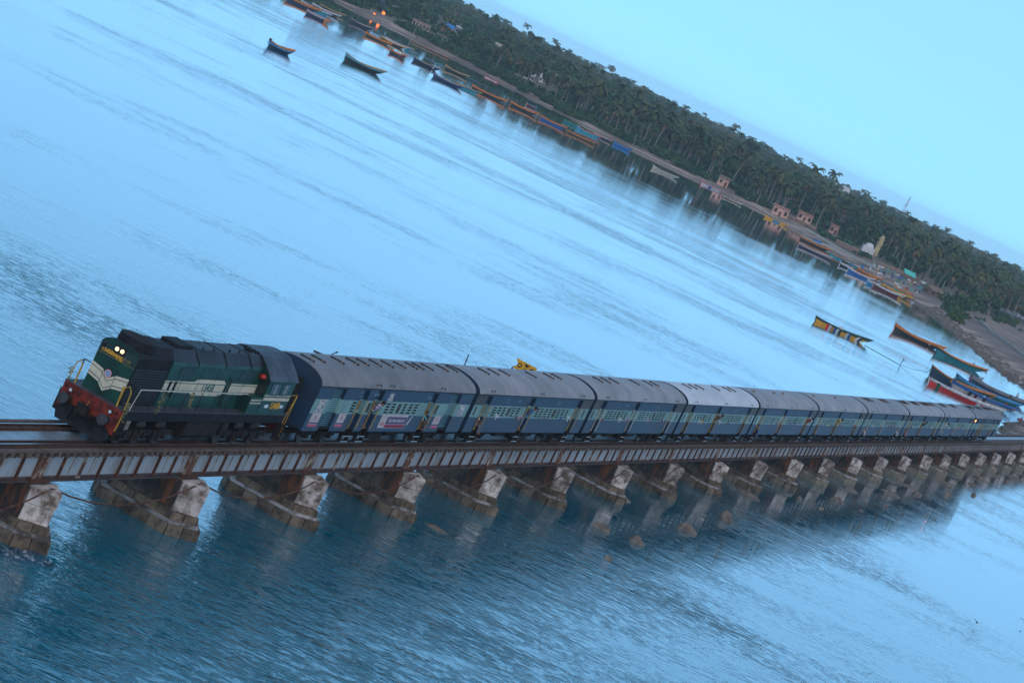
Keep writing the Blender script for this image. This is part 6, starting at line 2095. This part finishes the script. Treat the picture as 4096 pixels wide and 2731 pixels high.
a = MB(); a.tube([(999, 419, -2.0), (1000, 421.5, 3), (999, 427, 8), (1000, 434, 12.5), (1000, 444, 16.5), (1000, 458, 19.5)], [.4, .9, 1.5, 2.2, 2.8, 3.0], 10)
struct(a.build('smoke', sm, smooth=True), 'stuff')
# low wooded headland far across the water, blue with distance
rr = random.Random(8); a = MB(); nn_ = 120
for i in range(nn_ + 1):
    az = R(9.5 + 17 * i / nn_); D_ = 3700 + 300 * math.sin(i * .21); hh = 10.5 + 3.0 * math.sin(i * .13 + 1) + 1.6 * math.sin(i * .61) + rr.uniform(0, 1.6)
    for dd, h_ in ((0, -1), (60, hh * .75), (160, hh), (400, hh * .7), (700, -1)):
        a.v.append((CAM.x + (D_ + dd) * math.cos(az), CAM.y + (D_ + dd) * math.sin(az), WZ + h_))
for i in range(nn_):
    for j in range(4):
        a.f.append([i * 5 + j, (i + 1) * 5 + j, (i + 1) * 5 + j + 1, i * 5 + j + 1]); a.m.append(0)
struct(a.build('hills', mat('distant_woodland', (.030, .055, .022), .95, c2=(.05, .07, .03), scale=.02), smooth=True))
# lattice mast far off on the skyline
mt_ = thing('lattice_mast', 'faint red and white lattice mast on the far skyline', 'mast', (2560, 478, WZ + 8))
for k in range(7):
    a = MB(); z0, z1 = k * 3.8, (k + 1) * 3.8; w0, w1 = 2.6 * (1 - k / 8), 2.6 * (1 - (k + 1) / 8)
    for sx in (-1, 1):
        for sy in (-1, 1):
            a.obox((sx * w0 / 2, sy * w0 / 2, z0), (sx * w1 / 2, sy * w1 / 2, z1), .22, .22)
    for sx in (-1, 1):
        a.obox((-w0 / 2, sx * w0 / 2, z0), (w1 / 2, sx * w1 / 2, z1), .12, .12); a.obox((sx * w0 / 2, -w0 / 2, z0), (sx * w1 / 2, w1 / 2, z1), .12, .12); a.obox((-w1 / 2, sx * w1 / 2, z1), (w1 / 2, sx * w1 / 2, z1), .12, .12)
    a.build('section', mat('mast_red' if k % 2 == 0 else 'mast_white', (.30, .05, .05) if k % 2 == 0 else (.5, .5, .5), .7), mt_)

# ------------------------------------------------------------------ haze over the strait
hz = bpy.data.materials.new('haze'); hz.use_nodes = True; t_ = hz.node_tree; t_.nodes.remove(t_.nodes['Principled BSDF'])
pv = t_.nodes.new('ShaderNodeVolumePrincipled'); pv.inputs['Color'].default_value = (.80, .95, 1.0, 1); pv.inputs['Density'].default_value = .00010; pv.inputs['Anisotropy'].default_value = 0.0
t_.links.new(pv.outputs[0], t_.nodes['Material Output'].inputs['Volume'])
a = MB(); a.box(-3100, 6500, -4100, 6100, WZ - 6.2, 32.0)
struct(a.build('haze', hz), 'stuff')
